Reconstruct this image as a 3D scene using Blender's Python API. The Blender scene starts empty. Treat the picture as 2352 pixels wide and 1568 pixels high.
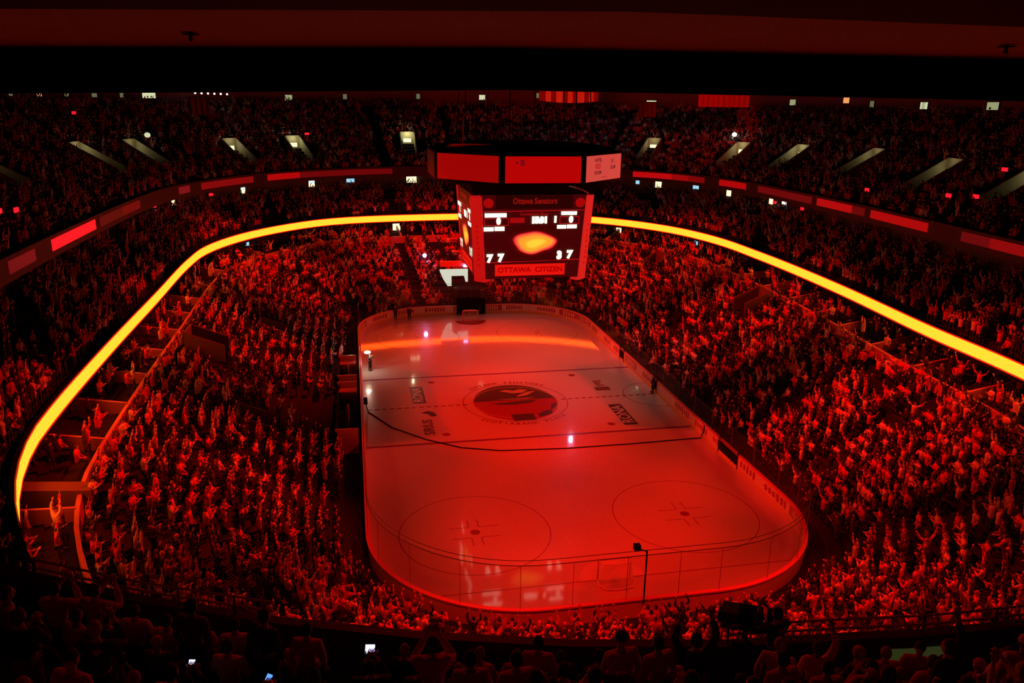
import bpy, bmesh, math, random
import numpy as np
from mathutils import Vector, Matrix
random.seed(7); rng = np.random.default_rng(11)
SC = bpy.context.scene; COL = SC.collection
R = math.radians

# ---------------------------------------------------------------- camera, world, lights, exposure
CAMP = Vector((-13.067, -62.984, 24.661))
CR = Vector((0.98102689, -0.19337473, 0.01387262)); CU = Vector((0.04229637, 0.28331085, 0.95809497)); CF = Vector((0.1892016, 0.93933018, -0.28611461))
FPX = 1820.03
cd = bpy.data.cameras.new('camera'); cam = bpy.data.objects.new('camera', cd); COL.objects.link(cam)
cd.sensor_width = 36; cd.lens = FPX / 2352 * 36; cd.clip_start = .1; cd.clip_end = 600
cam.matrix_world = Matrix(((CR.x, CU.x, -CF.x, CAMP.x), (CR.y, CU.y, -CF.y, CAMP.y), (CR.z, CU.z, -CF.z, CAMP.z), (0, 0, 0, 1)))
SC.camera = cam
def project(P):
    D = np.asarray(P, float) - np.array(CAMP); z = D @ np.array(CF)
    return np.stack([1176 + FPX * (D @ np.array(CR)) / z, 784 - FPX * (D @ np.array(CU)) / z, z], -1)
SC.view_settings.view_transform = 'Standard'; SC.view_settings.look = 'None'
SC.view_settings.gamma = 1; SC.view_settings.exposure = 0.0; SC.view_settings.use_curve_mapping = False
W = bpy.data.worlds.new('world'); SC.world = W; W.use_nodes = True
W.node_tree.nodes['Background'].inputs[0].default_value = (.02, .0, .0, 1); W.node_tree.nodes['Background'].inputs[1].default_value = .03

SC.cycles.use_adaptive_sampling = True; SC.cycles.adaptive_threshold = .03; SC.cycles.max_bounces = 5; SC.cycles.diffuse_bounces = 2; SC.cycles.glossy_bounces = 3; SC.cycles.transparent_max_bounces = 8
RED = (1.0, .005, .0012)
def lamp(name, kind, loc, power, color=RED, target=None, **kw):
    l = bpy.data.lights.new(name, kind); l.energy = power; l.color = color
    for k, v in kw.items(): setattr(l, k, v)
    o = bpy.data.objects.new(name, l); COL.objects.link(o); o.location = loc
    if target is not None: o.rotation_euler = (Vector(target) - Vector(loc)).to_track_quat('-Z', 'Y').to_euler()
    return o
# red house wash over the ice, from the rigging under the roof
for (x, y, e) in ((-17, -26, .85), (17, -24, .85), (-19, -1, 1.15), (19, -2, .95), (-17, 22, 1.0), (17, 22, .95)):
    lamp('red_spotlight', 'SPOT', (x, y, 27), 22000 * e, RED, (-x * .22, y * .74, 0), spot_size=R(50), spot_blend=.75, shadow_soft_size=.25)
# red house wash over the seats: fixtures on the catwalk ring, aimed out at the stands
for (x, y, tx, ty, e) in ((-8, -14, -24, -22, 1.1), (-8, 6, -24, 4, 1), (-8, 24, -24, 30, .9), (8, -14, 24, -20, 1.1), (8, 6, 24, 6, 1), (8, 24, 24, 30, .9),
                          (-3, 22, -4, 44, .8), (4, 22, 6, 44, .8), (-6, -22, -10, -38, .9), (6, -22, 10, -38, .9)):
    lamp('red_spotlight', 'SPOT', (x, y, 27), 31000 * e, RED, (tx, ty, 3), spot_size=R(52), spot_blend=.9, shadow_soft_size=.3)
# added narrow spots brighten the right side boards, a weak one the near balcony
for y in (-17, -2, 13):
    lamp('red_spotlight', 'SPOT', (-9, y, 27), 15000, RED, (13, y, .6), spot_size=R(24), spot_blend=.9, shadow_soft_size=.2)
lamp('red_spotlight', 'SPOT', (-9, -34, 28), 1500, RED, (-9, -54, 16), spot_size=R(60), spot_blend=.9, shadow_soft_size=.2)
# the near end: added spots that brighten the outer face of the boards
for x in (-11, 0, 11):
    lamp('red_spotlight', 'SPOT', (x, -43.5, 22), 7000, RED, (x * .75, -31, 0), spot_size=R(46), spot_blend=.9, shadow_soft_size=.2)
# added pale spots lighten the middle and far right of the ice
lamp('added_pale_spot', 'SPOT', (13, 8, 28), 2100, (1, .8, .6), (8, 6, 0), spot_size=R(55), spot_blend=1, shadow_soft_size=.4)
lamp('added_pale_spot', 'SPOT', (6, 34, 28), 1300, (1, .75, .6), (3, 22, 0), spot_size=R(50), spot_blend=1, shadow_soft_size=.4)

# ---------------------------------------------------------------- helpers
def mat(name, col, rough=.6, emit=None, es=1, metal=0, spec=.5, alpha=None, noise=None):
    m = bpy.data.materials.new(name); m.use_nodes = True; nt = m.node_tree; b = nt.nodes['Principled BSDF']
    b.inputs['Base Color'].default_value = (*col, 1); b.inputs['Roughness'].default_value = rough
    b.inputs['Metallic'].default_value = metal; b.inputs['Specular IOR Level'].default_value = spec
    if emit: b.inputs['Emission Color'].default_value = (*emit, 1); b.inputs['Emission Strength'].default_value = es
    if noise:
        sc, amt = noise
        tc = nt.nodes.new('ShaderNodeTexCoord'); n = nt.nodes.new('ShaderNodeTexNoise'); n.inputs['Scale'].default_value = sc
        n.inputs['Detail'].default_value = 4
        r = nt.nodes.new('ShaderNodeMapRange'); r.inputs[3].default_value = 1 - amt; r.inputs[4].default_value = 1 + amt
        mx = nt.nodes.new('ShaderNodeVectorMath'); mx.operation = 'SCALE'; mx.inputs[0].default_value = col
        nt.links.new(tc.outputs['Object'], n.inputs['Vector']); nt.links.new(n.outputs[0], r.inputs[0])
        nt.links.new(r.outputs[0], mx.inputs['Scale']); nt.links.new(mx.outputs[0], b.inputs['Base Color'])
    return m
M = {}
M['ice'] = mat('ice', (.72, .72, .72), .28, noise=(.35, .05), spec=.35)
M['ice'].node_tree.nodes['Principled BSDF'].inputs['Coat Weight'].default_value = 1.0; M['ice'].node_tree.nodes['Principled BSDF'].inputs['Coat Roughness'].default_value = .055; M['ice'].node_tree.nodes['Principled BSDF'].inputs['Coat IOR'].default_value = 1.45
M['paint_red'] = mat('ice_paint_red', (.30, .03, .03), .2); M['paint_blue'] = mat('ice_paint_blue', (.25, .05, .25), .2)
M['paint_dark'] = mat('ice_paint_dark', (.22, .05, .05), .2); M['paint_black'] = mat('ice_paint_black', (.10, .06, .05), .2)
M['paint_gold'] = mat('ice_paint_gold', (.55, .4, .2), .2); M['paint_white'] = mat('ice_paint_white', (.8, .8, .8), .2)
M['paint_logo_red'] = mat('ice_paint_logo_red', (.40, .02, .03), .2)
M['board'] = mat('board_plastic', (.82, .8, .8), .35); M['kick'] = mat('kick_plate', (.75, .6, .1), .4); M['cap'] = mat('cap_rail', (.9, .2, .2), .35)
M['ad_dark'] = mat('advert_dark', (.45, .06, .06), .4); M['ad_light'] = mat('advert_light', (.92, .85, .85), .4); M['ad_mid'] = mat('advert_mid', (.5, .2, .2), .4)
M['steel'] = mat('dark_steel', (.06, .06, .06), .4, metal=.6); M['black'] = mat('matt_black', (.012, .012, .012), .9, spec=.1)
M['concrete'] = mat('concrete', (.035, .03, .03), .85, noise=(.8, .25)); M['riser'] = mat('tier_concrete', (.02, .018, .018), .9, noise=(.6, .3))
M['wall'] = mat('wall_paint', (.16, .13, .12), .8, noise=(.5, .2)); M['cream'] = mat('cream_paint', (.46, .44, .26), .7, noise=(1.2, .12))
M['rail'] = mat('painted_rail', (.6, .3, .3), .4); M['seat'] = mat('seat_plastic', (.12, .03, .03), .5)
M['soffit'] = mat('soffit_board', (.5, .42, .42), .9, noise=(.4, .2)); M['white'] = mat('white_plastic', (.85, .85, .85), .5)
M['netting'] = mat('netting', (.8, .8, .8), .7)
M['post'] = mat('clear_post', (.35, .12, .12), .3)
M['back_wall'] = mat('red_back_wall', (.34, .08, .08), .8)
M['balcony'] = mat('balcony_front', (.10, .02, .02), .6)
def emis(name, col, s=1): return mat(name, (.02, .02, .02), .5, emit=col, es=s)
M['led'] = emis('led_ribbon', (11.0, .76, .035)); M['led_halo'] = emis('led_ribbon_halo', (1.4, .015, .005))
M['glow_white'] = emis('lit_white', (4.5, 4.0, 3.4)); M['glow_warm'] = emis('lit_warm', (1.5, 1.25, .7)); M['glow_cool'] = emis('lit_cool', (.35, .7, .9))
M['glow_phone'] = emis('phone_light', (2.2, 2.6, 5.5)); M['glow_red'] = emis('lit_red', (2.2, .01, .03)); M['exit_red'] = emis('exit_red', (1.6, .01, .03))
def glass_mat():
    m = bpy.data.materials.new('rink_glass'); m.use_nodes = True; nt = m.node_tree; nt.nodes.clear()
    o = nt.nodes.new('ShaderNodeOutputMaterial'); t = nt.nodes.new('ShaderNodeBsdfTransparent'); t.inputs[0].default_value = (.9, .88, .88, 1)
    g = nt.nodes.new('ShaderNodeBsdfGlossy'); g.inputs['Roughness'].default_value = .08; x = nt.nodes.new('ShaderNodeMixShader'); x.inputs[0].default_value = .06
    nt.links.new(t.outputs[0], x.inputs[1]); nt.links.new(g.outputs[0], x.inputs[2]); nt.links.new(x.outputs[0], o.inputs[0]); return m
M['glass'] = glass_mat()
def net_mat(name, scale, fill, col):
    m = bpy.data.materials.new(name); m.use_nodes = True; nt = m.node_tree; nt.nodes.clear()
    o = nt.nodes.new('ShaderNodeOutputMaterial'); t = nt.nodes.new('ShaderNodeBsdfTransparent')
    d = nt.nodes.new('ShaderNodeBsdfDiffuse'); d.inputs[0].default_value = (*col, 1)
    x = nt.nodes.new('ShaderNodeMixShader'); x.inputs[0].default_value = fill
    nt.links.new(t.outputs[0], x.inputs[1]); nt.links.new(d.outputs[0], x.inputs[2]); nt.links.new(x.outputs[0], o.inputs[0]); return m
M['goal_net'] = net_mat('goal_net', 10, .35, (.9, .9, .9))

def tag(o, label=None, cat=None, group=None, kind=None):
    if label: o['label'] = label
    if cat: o['category'] = cat
    if group: o['group'] = group
    if kind: o['kind'] = kind
    return o
def thing(name, label, cat, loc=(0, 0, 0), rz=0, group=None):
    o = bpy.data.objects.new(name, None); COL.objects.link(o); o.location = loc; o.rotation_euler = (0, 0, rz)
    o.empty_display_size = .2
    return tag(o, label, cat, group)
def mk(name, me, parent=None, mats=()):
    for m in mats: me.materials.append(M[m] if isinstance(m, str) else m)
    o = bpy.data.objects.new(name, me); COL.objects.link(o)
    if parent is not None: o.parent = parent
    return o
class MB:
    def __init__(s): s.v = []; s.f = []; s.m = []
    def quad(s, a, b, c, d, mi=0):
        n = len(s.v); s.v += [tuple(a), tuple(b), tuple(c), tuple(d)]; s.f.append((n, n+1, n+2, n+3)); s.m.append(mi); return s
    def poly(s, pts, mi=0):
        n = len(s.v); s.v += [tuple(p) for p in pts]; s.f.append(tuple(range(n, n+len(pts)))); s.m.append(mi); return s
    def box(s, x0, x1, y0, y1, z0, z1, mi=0):
        n = len(s.v); s.v += [(x, y, z) for z in (z0, z1) for (x, y) in ((x0, y0), (x1, y0), (x1, y1), (x0, y1))]
        for f in ((0, 3, 2, 1), (4, 5, 6, 7), (0, 1, 5, 4), (1, 2, 6, 5), (2, 3, 7, 6), (3, 0, 4, 7)): s.f.append(tuple(n+i for i in f)); s.m.append(mi)
        return s
    def hexa(s, P, mi=0):   # 8 corners: bottom ring, top ring
        n = len(s.v); s.v += [tuple(p) for p in P]
        for f in ((0, 3, 2, 1), (4, 5, 6, 7), (0, 1, 5, 4), (1, 2, 6, 5), (2, 3, 7, 6), (3, 0, 4, 7)): s.f.append(tuple(n+i for i in f)); s.m.append(mi)
        return s
    def tube(s, pts, r, n=8, mi=0, cap=True):
        pts = [Vector(p) for p in pts]; rs = r if isinstance(r, (list, tuple)) else [r] * len(pts); base = len(s.v); up = None
        for i, p in enumerate(pts):
            d = (pts[min(i+1, len(pts)-1)] - pts[max(i-1, 0)]).normalized()
            if up is None: up = d.cross(Vector((0, 0, 1)) if abs(d.z) < .9 else Vector((1, 0, 0))).normalized()
            a = (up - d * up.dot(d)).normalized(); up = a; b = d.cross(a)
            for k in range(n):
                t = 2*math.pi*k/n; s.v.append(tuple(p + (a*math.cos(t) + b*math.sin(t)) * rs[i]))
        for i in range(len(pts)-1):
            for k in range(n):
                k2 = (k+1) % n; s.f.append((base+i*n+k, base+i*n+k2, base+(i+1)*n+k2, base+(i+1)*n+k)); s.m.append(mi)
        if cap: s.f.append(tuple(base+k for k in range(n))[::-1]); s.m.append(mi); s.f.append(tuple(base+(len(pts)-1)*n+k for k in range(n))); s.m.append(mi)
        return s
    def ball(s, c, r, mi=0, seg=10, ring=7):
        rx, ry, rz = r if isinstance(r, tuple) else (r, r, r); base = len(s.v)
        for i in range(1, ring):
            ph = math.pi*i/ring
            for k in range(seg):
                t = 2*math.pi*k/seg; s.v.append((c[0]+rx*math.sin(ph)*math.cos(t), c[1]+ry*math.sin(ph)*math.sin(t), c[2]+rz*math.cos(ph)))
        s.v += [(c[0], c[1], c[2]+rz), (c[0], c[1], c[2]-rz)]; T = len(s.v)-2
        for i in range(ring-2):
            for k in range(seg): s.f.append((base+i*seg+k, base+(i+1)*seg+k, base+(i+1)*seg+(k+1) % seg, base+i*seg+(k+1) % seg)); s.m.append(mi)
        for k in range(seg):
            s.f.append((T, base+k, base+(k+1) % seg)); s.m.append(mi); q = base+(ring-2)*seg; s.f.append((T+1, q+(k+1) % seg, q+k)); s.m.append(mi)
        return s
    def mesh(s, name, smooth=False):
        used = sorted({q for f in s.f for q in f}); ix = {q: i for i, q in enumerate(used)}
        me = bpy.data.meshes.new(name); me.from_pydata([s.v[q] for q in used], [], [tuple(ix[q] for q in f) for f in s.f]); me.polygons.foreach_set('material_index', s.m)
        if smooth: me.polygons.foreach_set('use_smooth', [True]*len(s.f))
        me.update(); return me
    def build(s, name, mats, parent=None, smooth=False):
        return mk(name, s.mesh(name, smooth), parent, [mats] if not isinstance(mats, (list, tuple)) else mats)
def text_mesh(name, txt, size, mname, parent, matrix, bold=0, sx=1, align='CENTER', extrude=0.0):
    c = bpy.data.curves.new(name, 'FONT'); c.body = txt; c.size = size; c.align_x = align; c.align_y = 'CENTER'; c.offset = bold; c.extrude = extrude; c.resolution_u = 3
    o = bpy.data.objects.new('tmp', c); COL.objects.link(o)
    me = bpy.data.meshes.new_from_object(o.evaluated_get(bpy.context.evaluated_depsgraph_get())); bpy.data.objects.remove(o); bpy.data.curves.remove(c)
    me.name = name; me.transform(Matrix.Diagonal((sx, 1, 1, 1))); me.transform(matrix); me.materials.clear(); me.materials.append(M[mname])
    o = bpy.data.objects.new(name, me); COL.objects.link(o); o.parent = parent; return o

# ---------------------------------------------------------------- plan of the arena
FT = .3048; HX, HY, RC = 42.5*FT, 100*FT, 28*FT
def rink_path(off=0.0, corner=18, side=40, end=16):
    """closed loop, counter-clockwise from the right side at y=0: points, outward normals"""
    P, N = [], []
    hs, he = HY-RC, HX-RC
    def seg(a, b, n, nrm):
        for i in range(n): t = i/n; P.append((a[0]+(b[0]-a[0])*t, a[1]+(b[1]-a[1])*t)); N.append(nrm)
    def arc(cx, cy, a0):
        for i in range(corner): a = a0+math.pi/2*i/corner; P.append((cx+RC*math.cos(a), cy+RC*math.sin(a))); N.append((math.cos(a), math.sin(a)))
    seg((HX, 0), (HX, hs), side//2, (1, 0)); arc(he, hs, 0); seg((he, HY), (-he, HY), end, (0, 1)); arc(-he, hs, math.pi/2)
    seg((-HX, hs), (-HX, -hs), side, (-1, 0)); arc(-he, -hs, math.pi); seg((-he, -HY), (he, -HY), end, (0, -1)); arc(he, -hs, 1.5*math.pi); seg((HX, -hs), (HX, 0), side//2, (1, 0))
    P, N = np.array(P), np.array(N); return P+N*off, N
RP, RN = rink_path(); NU = len(RP)
def catmull(pts, n=8):
    pts = np.array(pts, float); L = len(pts); out = []
    for i in range(L):
        a, b, c, d = pts[i-1], pts[i], pts[(i+1) % L], pts[(i+2) % L]
        for k in range(n):
            t = k/n; out.append(.5*((2*b)+(-a+c)*t+(2*a-5*b+4*c-d)*t*t+(-a+3*b-3*c+d)*t**3))
    return np.array(out)
R1 = catmull([(29.57, -2.39), (30.35, 8), (30.6, 16.5), (30.43, 25.22), (28.52, 34.04), (24.47, 41.18), (19.0, 46.3), (10.5, 49.6), (1.48, 50.41), (-9.07, 49.3), (-17.27, 46.51), (-24.78, 37.86), (-28.72, 28.2), (-29.6, 19), (-29.4, 4),
              (-29.25, -9.87), (-28.85, -22.27), (-28.0, -27.95), (-26.3, -33), (-22, -40.5), (-14, -45.5), (0, -47.5), (14, -45.5), (21.5, -40), (25.8, -31), (27.6, -23.1), (28.2, -14)])
R2 = catmull([(34.9, 2), (35.4, 10), (35.6, 22), (35.2, 32.45), (33.4, 39.5), (29.5, 47.3), (20, 52.8), (8, 55.8), (-7.38, 55.2), (-19.28, 49.5), (-24.8, 43.6), (-29.9, 34.24), (-32.2, 26), (-33.0, 14), (-33.04, -2.49),
              (-32.82, -12.99), (-32.5, -25), (-30, -36), (-26, -43), (-20.2, -47.6), (-15.8, -49.8), (-10.7, -51.6), (-2.8, -52.7), (8, -52), (20, -47), (29, -38), (32.5, -26), (33.6, -13)])
def ray_dist(poly):
    out = np.zeros(NU); A = poly; B = np.roll(poly, -1, 0)
    for i in range(NU):
        p, n = RP[i], RN[i]; e = B-A; den = n[0]*e[:, 1]-n[1]*e[:, 0]; w = A-p
        with np.errstate(divide='ignore', invalid='ignore'):
            t = (w[:, 0]*e[:, 1]-w[:, 1]*e[:, 0])/den; q = (w[:, 0]*n[1]-w[:, 1]*n[0])/den
        ok = (t > 0) & (q >= 0) & (q <= 1); out[i] = t[ok].min()
    return out
D1, D2 = ray_dist(R1), ray_dist(R2)
def smooth(d, k=3):
    for _ in range(k): d = (np.roll(d, 1)+2*d+np.roll(d, -1))/4
    return d
D1, D2 = smooth(D1, 2), smooth(D2, 2)
def ring(d):  return RP+RN*np.asarray(d).reshape(-1, 1)
def at(u, d):  # u in samples (float), d array over samples or scalar
    u = np.asarray(u) % NU; i = np.floor(u).astype(int); t = (u-i)[..., None]; j = (i+1) % NU
    g = ring(np.broadcast_to(d, NU)); return g[i]*(1-t)+g[j]*t
def nrm(u):
    u = np.asarray(u) % NU; i = np.floor(u).astype(int); t = (u-i)[..., None]; j = (i+1) % NU
    n = RN[i]*(1-t)+RN[j]*t; return n/np.linalg.norm(n, axis=-1, keepdims=True)
def locate(x, y):  # world -> (u, d)
    best = None
    for i in range(NU):
        p, n = RP[i], RN[i]; w = np.array((x, y))-p; d = w@n; t = abs(w[0]*-n[1]+w[1]*n[0])
        if d > 0 and (best is None or t/(d+3) < best[0]): best = (t/(d+3), i, d)
    return (best[1], best[2]) if best else (0, -5.0)
TIERS = dict(lower=(np.full(NU, 1.55), D1-2.2, .1, 6.1, 15), box=(D1-2.0, D1+2.8, 6.35, 7.0, 4),
             club=(D1+.2, D2+2.2, 9.3, 12.3, 8), upper=(D2+.5, D2+20.5, 15.05, 24.2, 23))
def strip(mb, dA, zA, dB, zB, mi=0, us=None):
    A, B = ring(np.broadcast_to(dA, NU)), ring(np.broadcast_to(dB, NU))
    base = len(mb.v); mb.v += [(*A[i], zA) for i in range(NU)]+[(*B[i], zB) for i in range(NU)]
    for i in range(NU):
        if us is not None and not us[i]: continue
        j = (i+1) % NU; mb.f.append((base+i, base+j, base+NU+j, base+NU+i)); mb.m.append(mi)
U = np.arange(NU)
NEAR_END = np.array([RP[i][1]+RN[i][1]*20 < -38 for i in range(NU)])   # the end the photo is taken from

# ---------------------------------------------------------------- structure: tiers, fascias, walls, roof
for nm, (di, do, z0, z1, n) in TIERS.items():
    mb = MB(); rz = (z1-z0)/n
    for k in range(n):
        a = di+(do-di)*k/n; b = di+(do-di)*(k+1)/n; z = z0+rz*k
        strip(mb, a, z, b, z); strip(mb, b, z, b, z+rz)
    strip(mb, di, z0-.12, di, z0)
    tag(mb.build({'lower': 'floor_lower_stand', 'box': 'floor_box_terrace', 'club': 'floor_club_stand', 'upper': 'floor_upper_stand'}[nm], 'riser'), kind='structure')
mb = MB(); g = ring(np.full(NU, 1.6)); mb.poly([(*p, -.02) for p in g]); tag(mb.build('floor_concrete', 'concrete'), kind='structure')
mb = MB(); strip(mb, D1+2.8, 6.9, D1+2.8, 8.6); strip(mb, D1+2.8, 8.6, D1-.25, 8.6); tag(mb.build('wall_behind_boxes', 'wall'), kind='structure')
mb = MB(); strip(mb, D2+2.2, 12.2, D2+2.2, 14.55); strip(mb, D2+2.2, 14.55, D2-.05, 14.55); tag(mb.build('wall_behind_club', 'wall'), kind='structure')
mb = MB(); strip(mb, D1-.25, 8.45, D1-.25, 9.72); strip(mb, D1-.25, 9.72, D1-.05, 9.72); strip(mb, D1-.05, 9.72, D1-.05, 8.6); strip(mb, D1-.05, 9.3, D1+.3, 9.3); strip(mb, D1+.1, 9.3, D1+.5, 9.3)
tag(mb.build('trim_club_parapet', 'black'), kind='structure')
mb = MB(); strip(mb, D2-.05, 14.4, D2-.05, 15.85); strip(mb, D2-.05, 15.85, D2+.15, 15.85); strip(mb, D2+.15, 15.85, D2+.15, 15.05); strip(mb, D2+.15, 15.05, D2+.5, 15.05)
tag(mb.build('trim_upper_parapet', 'balcony'), kind='structure')
mb = MB(); strip(mb, D2+20.5, 24.1, D2+20.5, 33); tag(mb.build('wall_arena_back', 'back_wall'), kind='structure')
mb = MB(); mb.poly([(*p, 33) for p in ring(D2+20.5)[::-1]]); tag(mb.build('ceiling', 'black'), kind='structure')
# balcony rail line in front of the boxes
mb = MB(); g = ring(D1-2.2)
strip(mb, D1-2.25, 6.0, D1-2.25, 6.95); strip(mb, D1-2.25, 6.95, D1-2.05, 6.95); strip(mb, D1-2.05, 6.95, D1-2.05, 6.3)
tag(mb.build('trim_box_front_wall', 'rail'), kind='structure')

# soffit, header beam and near ceiling of the terrace the photo is taken from
cx = [-34, -20.25, -10.04, .25, 14]; fy = [-37, -43.42, -47.56, -48.45, -46.5]; ny = [-46, -51.2, -54.2, -54.1, -51]; bz = [24.55, 24.74, 24.93, 24.88, 24.8]
mb = MB()
for i in range(4): mb.quad((cx[i], fy[i], 25.66), (cx[i+1], fy[i+1], 25.66), (cx[i+1], ny[i+1]-.1, 25.66), (cx[i], ny[i]-.1, 25.66))
sof = tag(mb.build('ceiling_terrace_soffit', 'soffit'), kind='structure')
mb = MB()
for i in range(4): mb.hexa([(cx[i], fy[i], bz[i]), (cx[i+1], fy[i+1], bz[i+1]), (cx[i+1], fy[i+1]+.5, bz[i+1]), (cx[i], fy[i]+.5, bz[i]), (cx[i], fy[i], 25.7), (cx[i+1], fy[i+1], 25.7), (cx[i+1], fy[i+1]+.5, 26.3), (cx[i], fy[i]+.5, 26.3)])
tag(mb.build('beam_terrace_header', 'black'), kind='structure')
mb = MB()
for i in range(4): mb.hexa([(cx[i], ny[i]-9, 25.6), (cx[i+1], ny[i+1]-9, 25.6), (cx[i+1], ny[i+1], 25.64), (cx[i], ny[i], 25.64), (cx[i], ny[i]-9, 26.3), (cx[i+1], ny[i+1]-9, 26.3), (cx[i+1], ny[i+1], 26.3), (cx[i], ny[i], 26.3)])
tag(mb.build('ceiling_terrace_near', 'black'), kind='structure')
for (x, y, wh) in ((-15.42, -49.2, 'left'), (-3.0, -51.6, 'right')):
    t = thing('sprinkler_head', 'small dark sprinkler under the red-lit soffit, %s one of the two' % wh, 'sprinkler', (x, y, 25.66))
    MB().tube([(0, 0, 0), (0, 0, -.09)], .03).build('pipe', 'steel', t); MB().tube([(0, 0, -.02), (0, 0, -.035)], .13, 12).build('flange', 'black', t); MB().ball((0, 0, -.1), .035).build('nozzle', 'steel', t)

# ---------------------------------------------------------------- ice
P, N = rink_path(0); mb = MB(); mb.poly([(*p, 0) for p in P]); ice = tag(mb.build('floor_ice', 'ice'), 'pale ice sheet of the rink lit red by the arena lights', kind='structure')
def flat(name, quads, m, z=.006):
    mb = MB()
    for q in quads: mb.poly([(x, y, z) for x, y in q])
    return mb.build(name, m, ice)
def rect(x0, x1, y0, y1): return [(x0, y0), (x1, y0), (x1, y1), (x0, y1)]
def annulus(cx, cy, r0, r1, a0=0, a1=2*math.pi, n=64):
    out = []
    for i in range(n):
        a, b = a0+(a1-a0)*i/n, a0+(a1-a0)*(i+1)/n
        out.append([(cx+r0*math.cos(a), cy+r0*math.sin(a)), (cx+r1*math.cos(a), cy+r1*math.sin(a)), (cx+r1*math.cos(b), cy+r1*math.sin(b)), (cx+r0*math.cos(b), cy+r0*math.sin(b))])
    return out
def disc(cx, cy, r, n=32): return [[(cx+r*math.cos(2*math.pi*i/n), cy+r*math.sin(2*math.pi*i/n)) for i in range(n)]]
for s in (-1, 1):
    flat('blue_line', [rect(-HX+.05, HX-.05, s*25*FT-.15, s*25*FT+.15)], 'paint_blue')
    gx = HX-(RC-math.sqrt(RC**2-(RC-11*FT)**2))
    flat('goal_line', [rect(-gx+.05, gx-.05, s*89*FT-.03, s*89*FT+.03)], 'paint_red')
    for sx in (-1, 1):
        cx_, cy_ = sx*22*FT, s*69*FT
        flat('faceoff_circle', annulus(cx_, cy_, 15*FT-.05, 15*FT), 'paint_red')
        flat('faceoff_spot', disc(cx_, cy_, .30), 'paint_red')
        h = []
        for a in (-1, 1):
            for b in (-1, 1):
                x, y = cx_+a*.3, cy_+b*.61
                h.append(rect(x-.025, x+.025, min(y, y+b*.9), max(y, y+b*.9))); h.append(rect(min(x, x+a*1.2), max(x, x+a*1.2), y-.025, y+.025))
        flat('faceoff_hash_mark', h, 'paint_red')
        flat('neutral_spot', disc(sx*22*FT, s*20*FT, .32), 'paint_red')
    cr = [[(a*math.cos(t), s*89*FT-s*a*math.sin(t)) for t in [math.pi*i/24 for i in range(25)]] for a in (1.83,)]
    flat('goal_crease', cr, 'paint_dark' if s > 0 else 'paint_white', .004)
flat('centre_line', [rect(-HX+.3+i*.62, -HX+.3+i*.62+.4, -.11, .11) for i in range(41) if abs(-HX+.5+i*.62) > 4.2], 'paint_red')
flat('referee_crease', annulus(HX, 0, 3.0, 3.06, math.pi/2, math.pi*1.5, 32), 'paint_red')
# centre logo: round crest with a helmeted profile, ringed by lettering
flat('centre_circle', annulus(0, 0, 4.5, 4.57), 'paint_red'); flat('centre_circle', annulus(0, 0, 3.62, 3.72), 'paint_gold', .012)
def clipdisc(r, y0, y1, n=48):
    pts = []
    for i in range(n): a = 2*math.pi*i/n; pts.append((r*math.cos(a), max(min(r*math.sin(a), y1), y0)))
    return [pts]
_f0 = set(o.name for o in bpy.data.objects)
flat('centre_logo_dark', clipdisc(3.5, .35, 9), 'paint_black', .009); flat('centre_logo_red', clipdisc(3.5, -9, .35), 'paint_logo_red', .009)
flat('centre_logo_shadow', [[(-2.1, -.1), (-1.4, -.45), (-.2, -.55), (1.2, -.35), (1.9, .15), (.8, .2), (-.6, .0)], rect(-.9, .9, -3.5, -2.35), [(1.2, -3.1), (2.4, -2.6), (2.6, -1.9), (1.9, -2.0), (1.3, -2.5)], [(2.5, -1.9), (3.2, -1.2), (3.35, -.5), (2.8, -.9)]], 'paint_black', .014)  # black shapes of the painted crest
flat('centre_logo_highlight', [[(-.9, 2.3), (.2, 1.7), (1.0, 1.75), (1.6, 2.25), (.9, 2.5), (.3, 2.2), (-.3, 2.5)], [(.3, .9), (1.3, 1.2), (2.2, 2.0), (1.4, 1.85), (.6, 1.3)], [(-1.9, .55), (1.0, .45), (1.9, .65), (-.2, .62)]], 'paint_gold', .015)  # gold shapes of the painted crest
for _o in [o for o in bpy.data.objects if o.name not in _f0]: _o.data.transform(Matrix.Diagonal((1.04, 1.22, 1, 1)))
def ring_text(txt, r, a_mid, size, inward):
    n = len(txt); da = size*.80/r
    for i, ch in enumerate(txt):
        if ch == ' ': continue
        a = a_mid+(i-(n-1)/2)*da*(-1 if not inward else 1)
        rot = a-math.pi/2 if not inward else a+math.pi/2
        yield ch, Matrix.Translation((r*math.cos(a), r*math.sin(a), .012)) @ Matrix.Rotation(rot, 4, 'Z')
def joined_text(name, items, size, m, bold=.012):
    objs = [text_mesh('t', ch, size, m, ice, mx, bold) for ch, mx in items]
    bm = bmesh.new()
    for o in objs: bm.from_mesh(o.data); bpy.data.objects.remove(o)
    me = bpy.data.meshes.new(name); bm.to_mesh(me); bm.free(); return mk(name, me, ice, [m])
joined_text('ring_lettering', ring_text('OTTAWA SENATORS', 4.95, math.pi/2, .62, False), .62, 'paint_red')
joined_text('ring_lettering', ring_text('SCOTIABANK PLACE', 4.95, -math.pi/2, .62, True), .62, 'paint_red')
def ice_sign(word, x, y, L, w, m_bg, m_tx, size, flip=1, dark=True):
    if m_bg:
        flat('ice_advert', [rect(x-w/2, x+w/2, y-L/2, y+L/2)], m_bg, .006)
        joined_text('ice_lettering', [(word, Matrix.Translation((x, y, .013)) @ Matrix.Rotation(R(90)*flip, 4, 'Z'))], size, m_tx, .02)
    else: joined_text('ice_lettering', [(word, Matrix.Translation((x, y, .013)) @ Matrix.Rotation(R(90)*flip, 4, 'Z'))], size, m_tx, .02)
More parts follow.
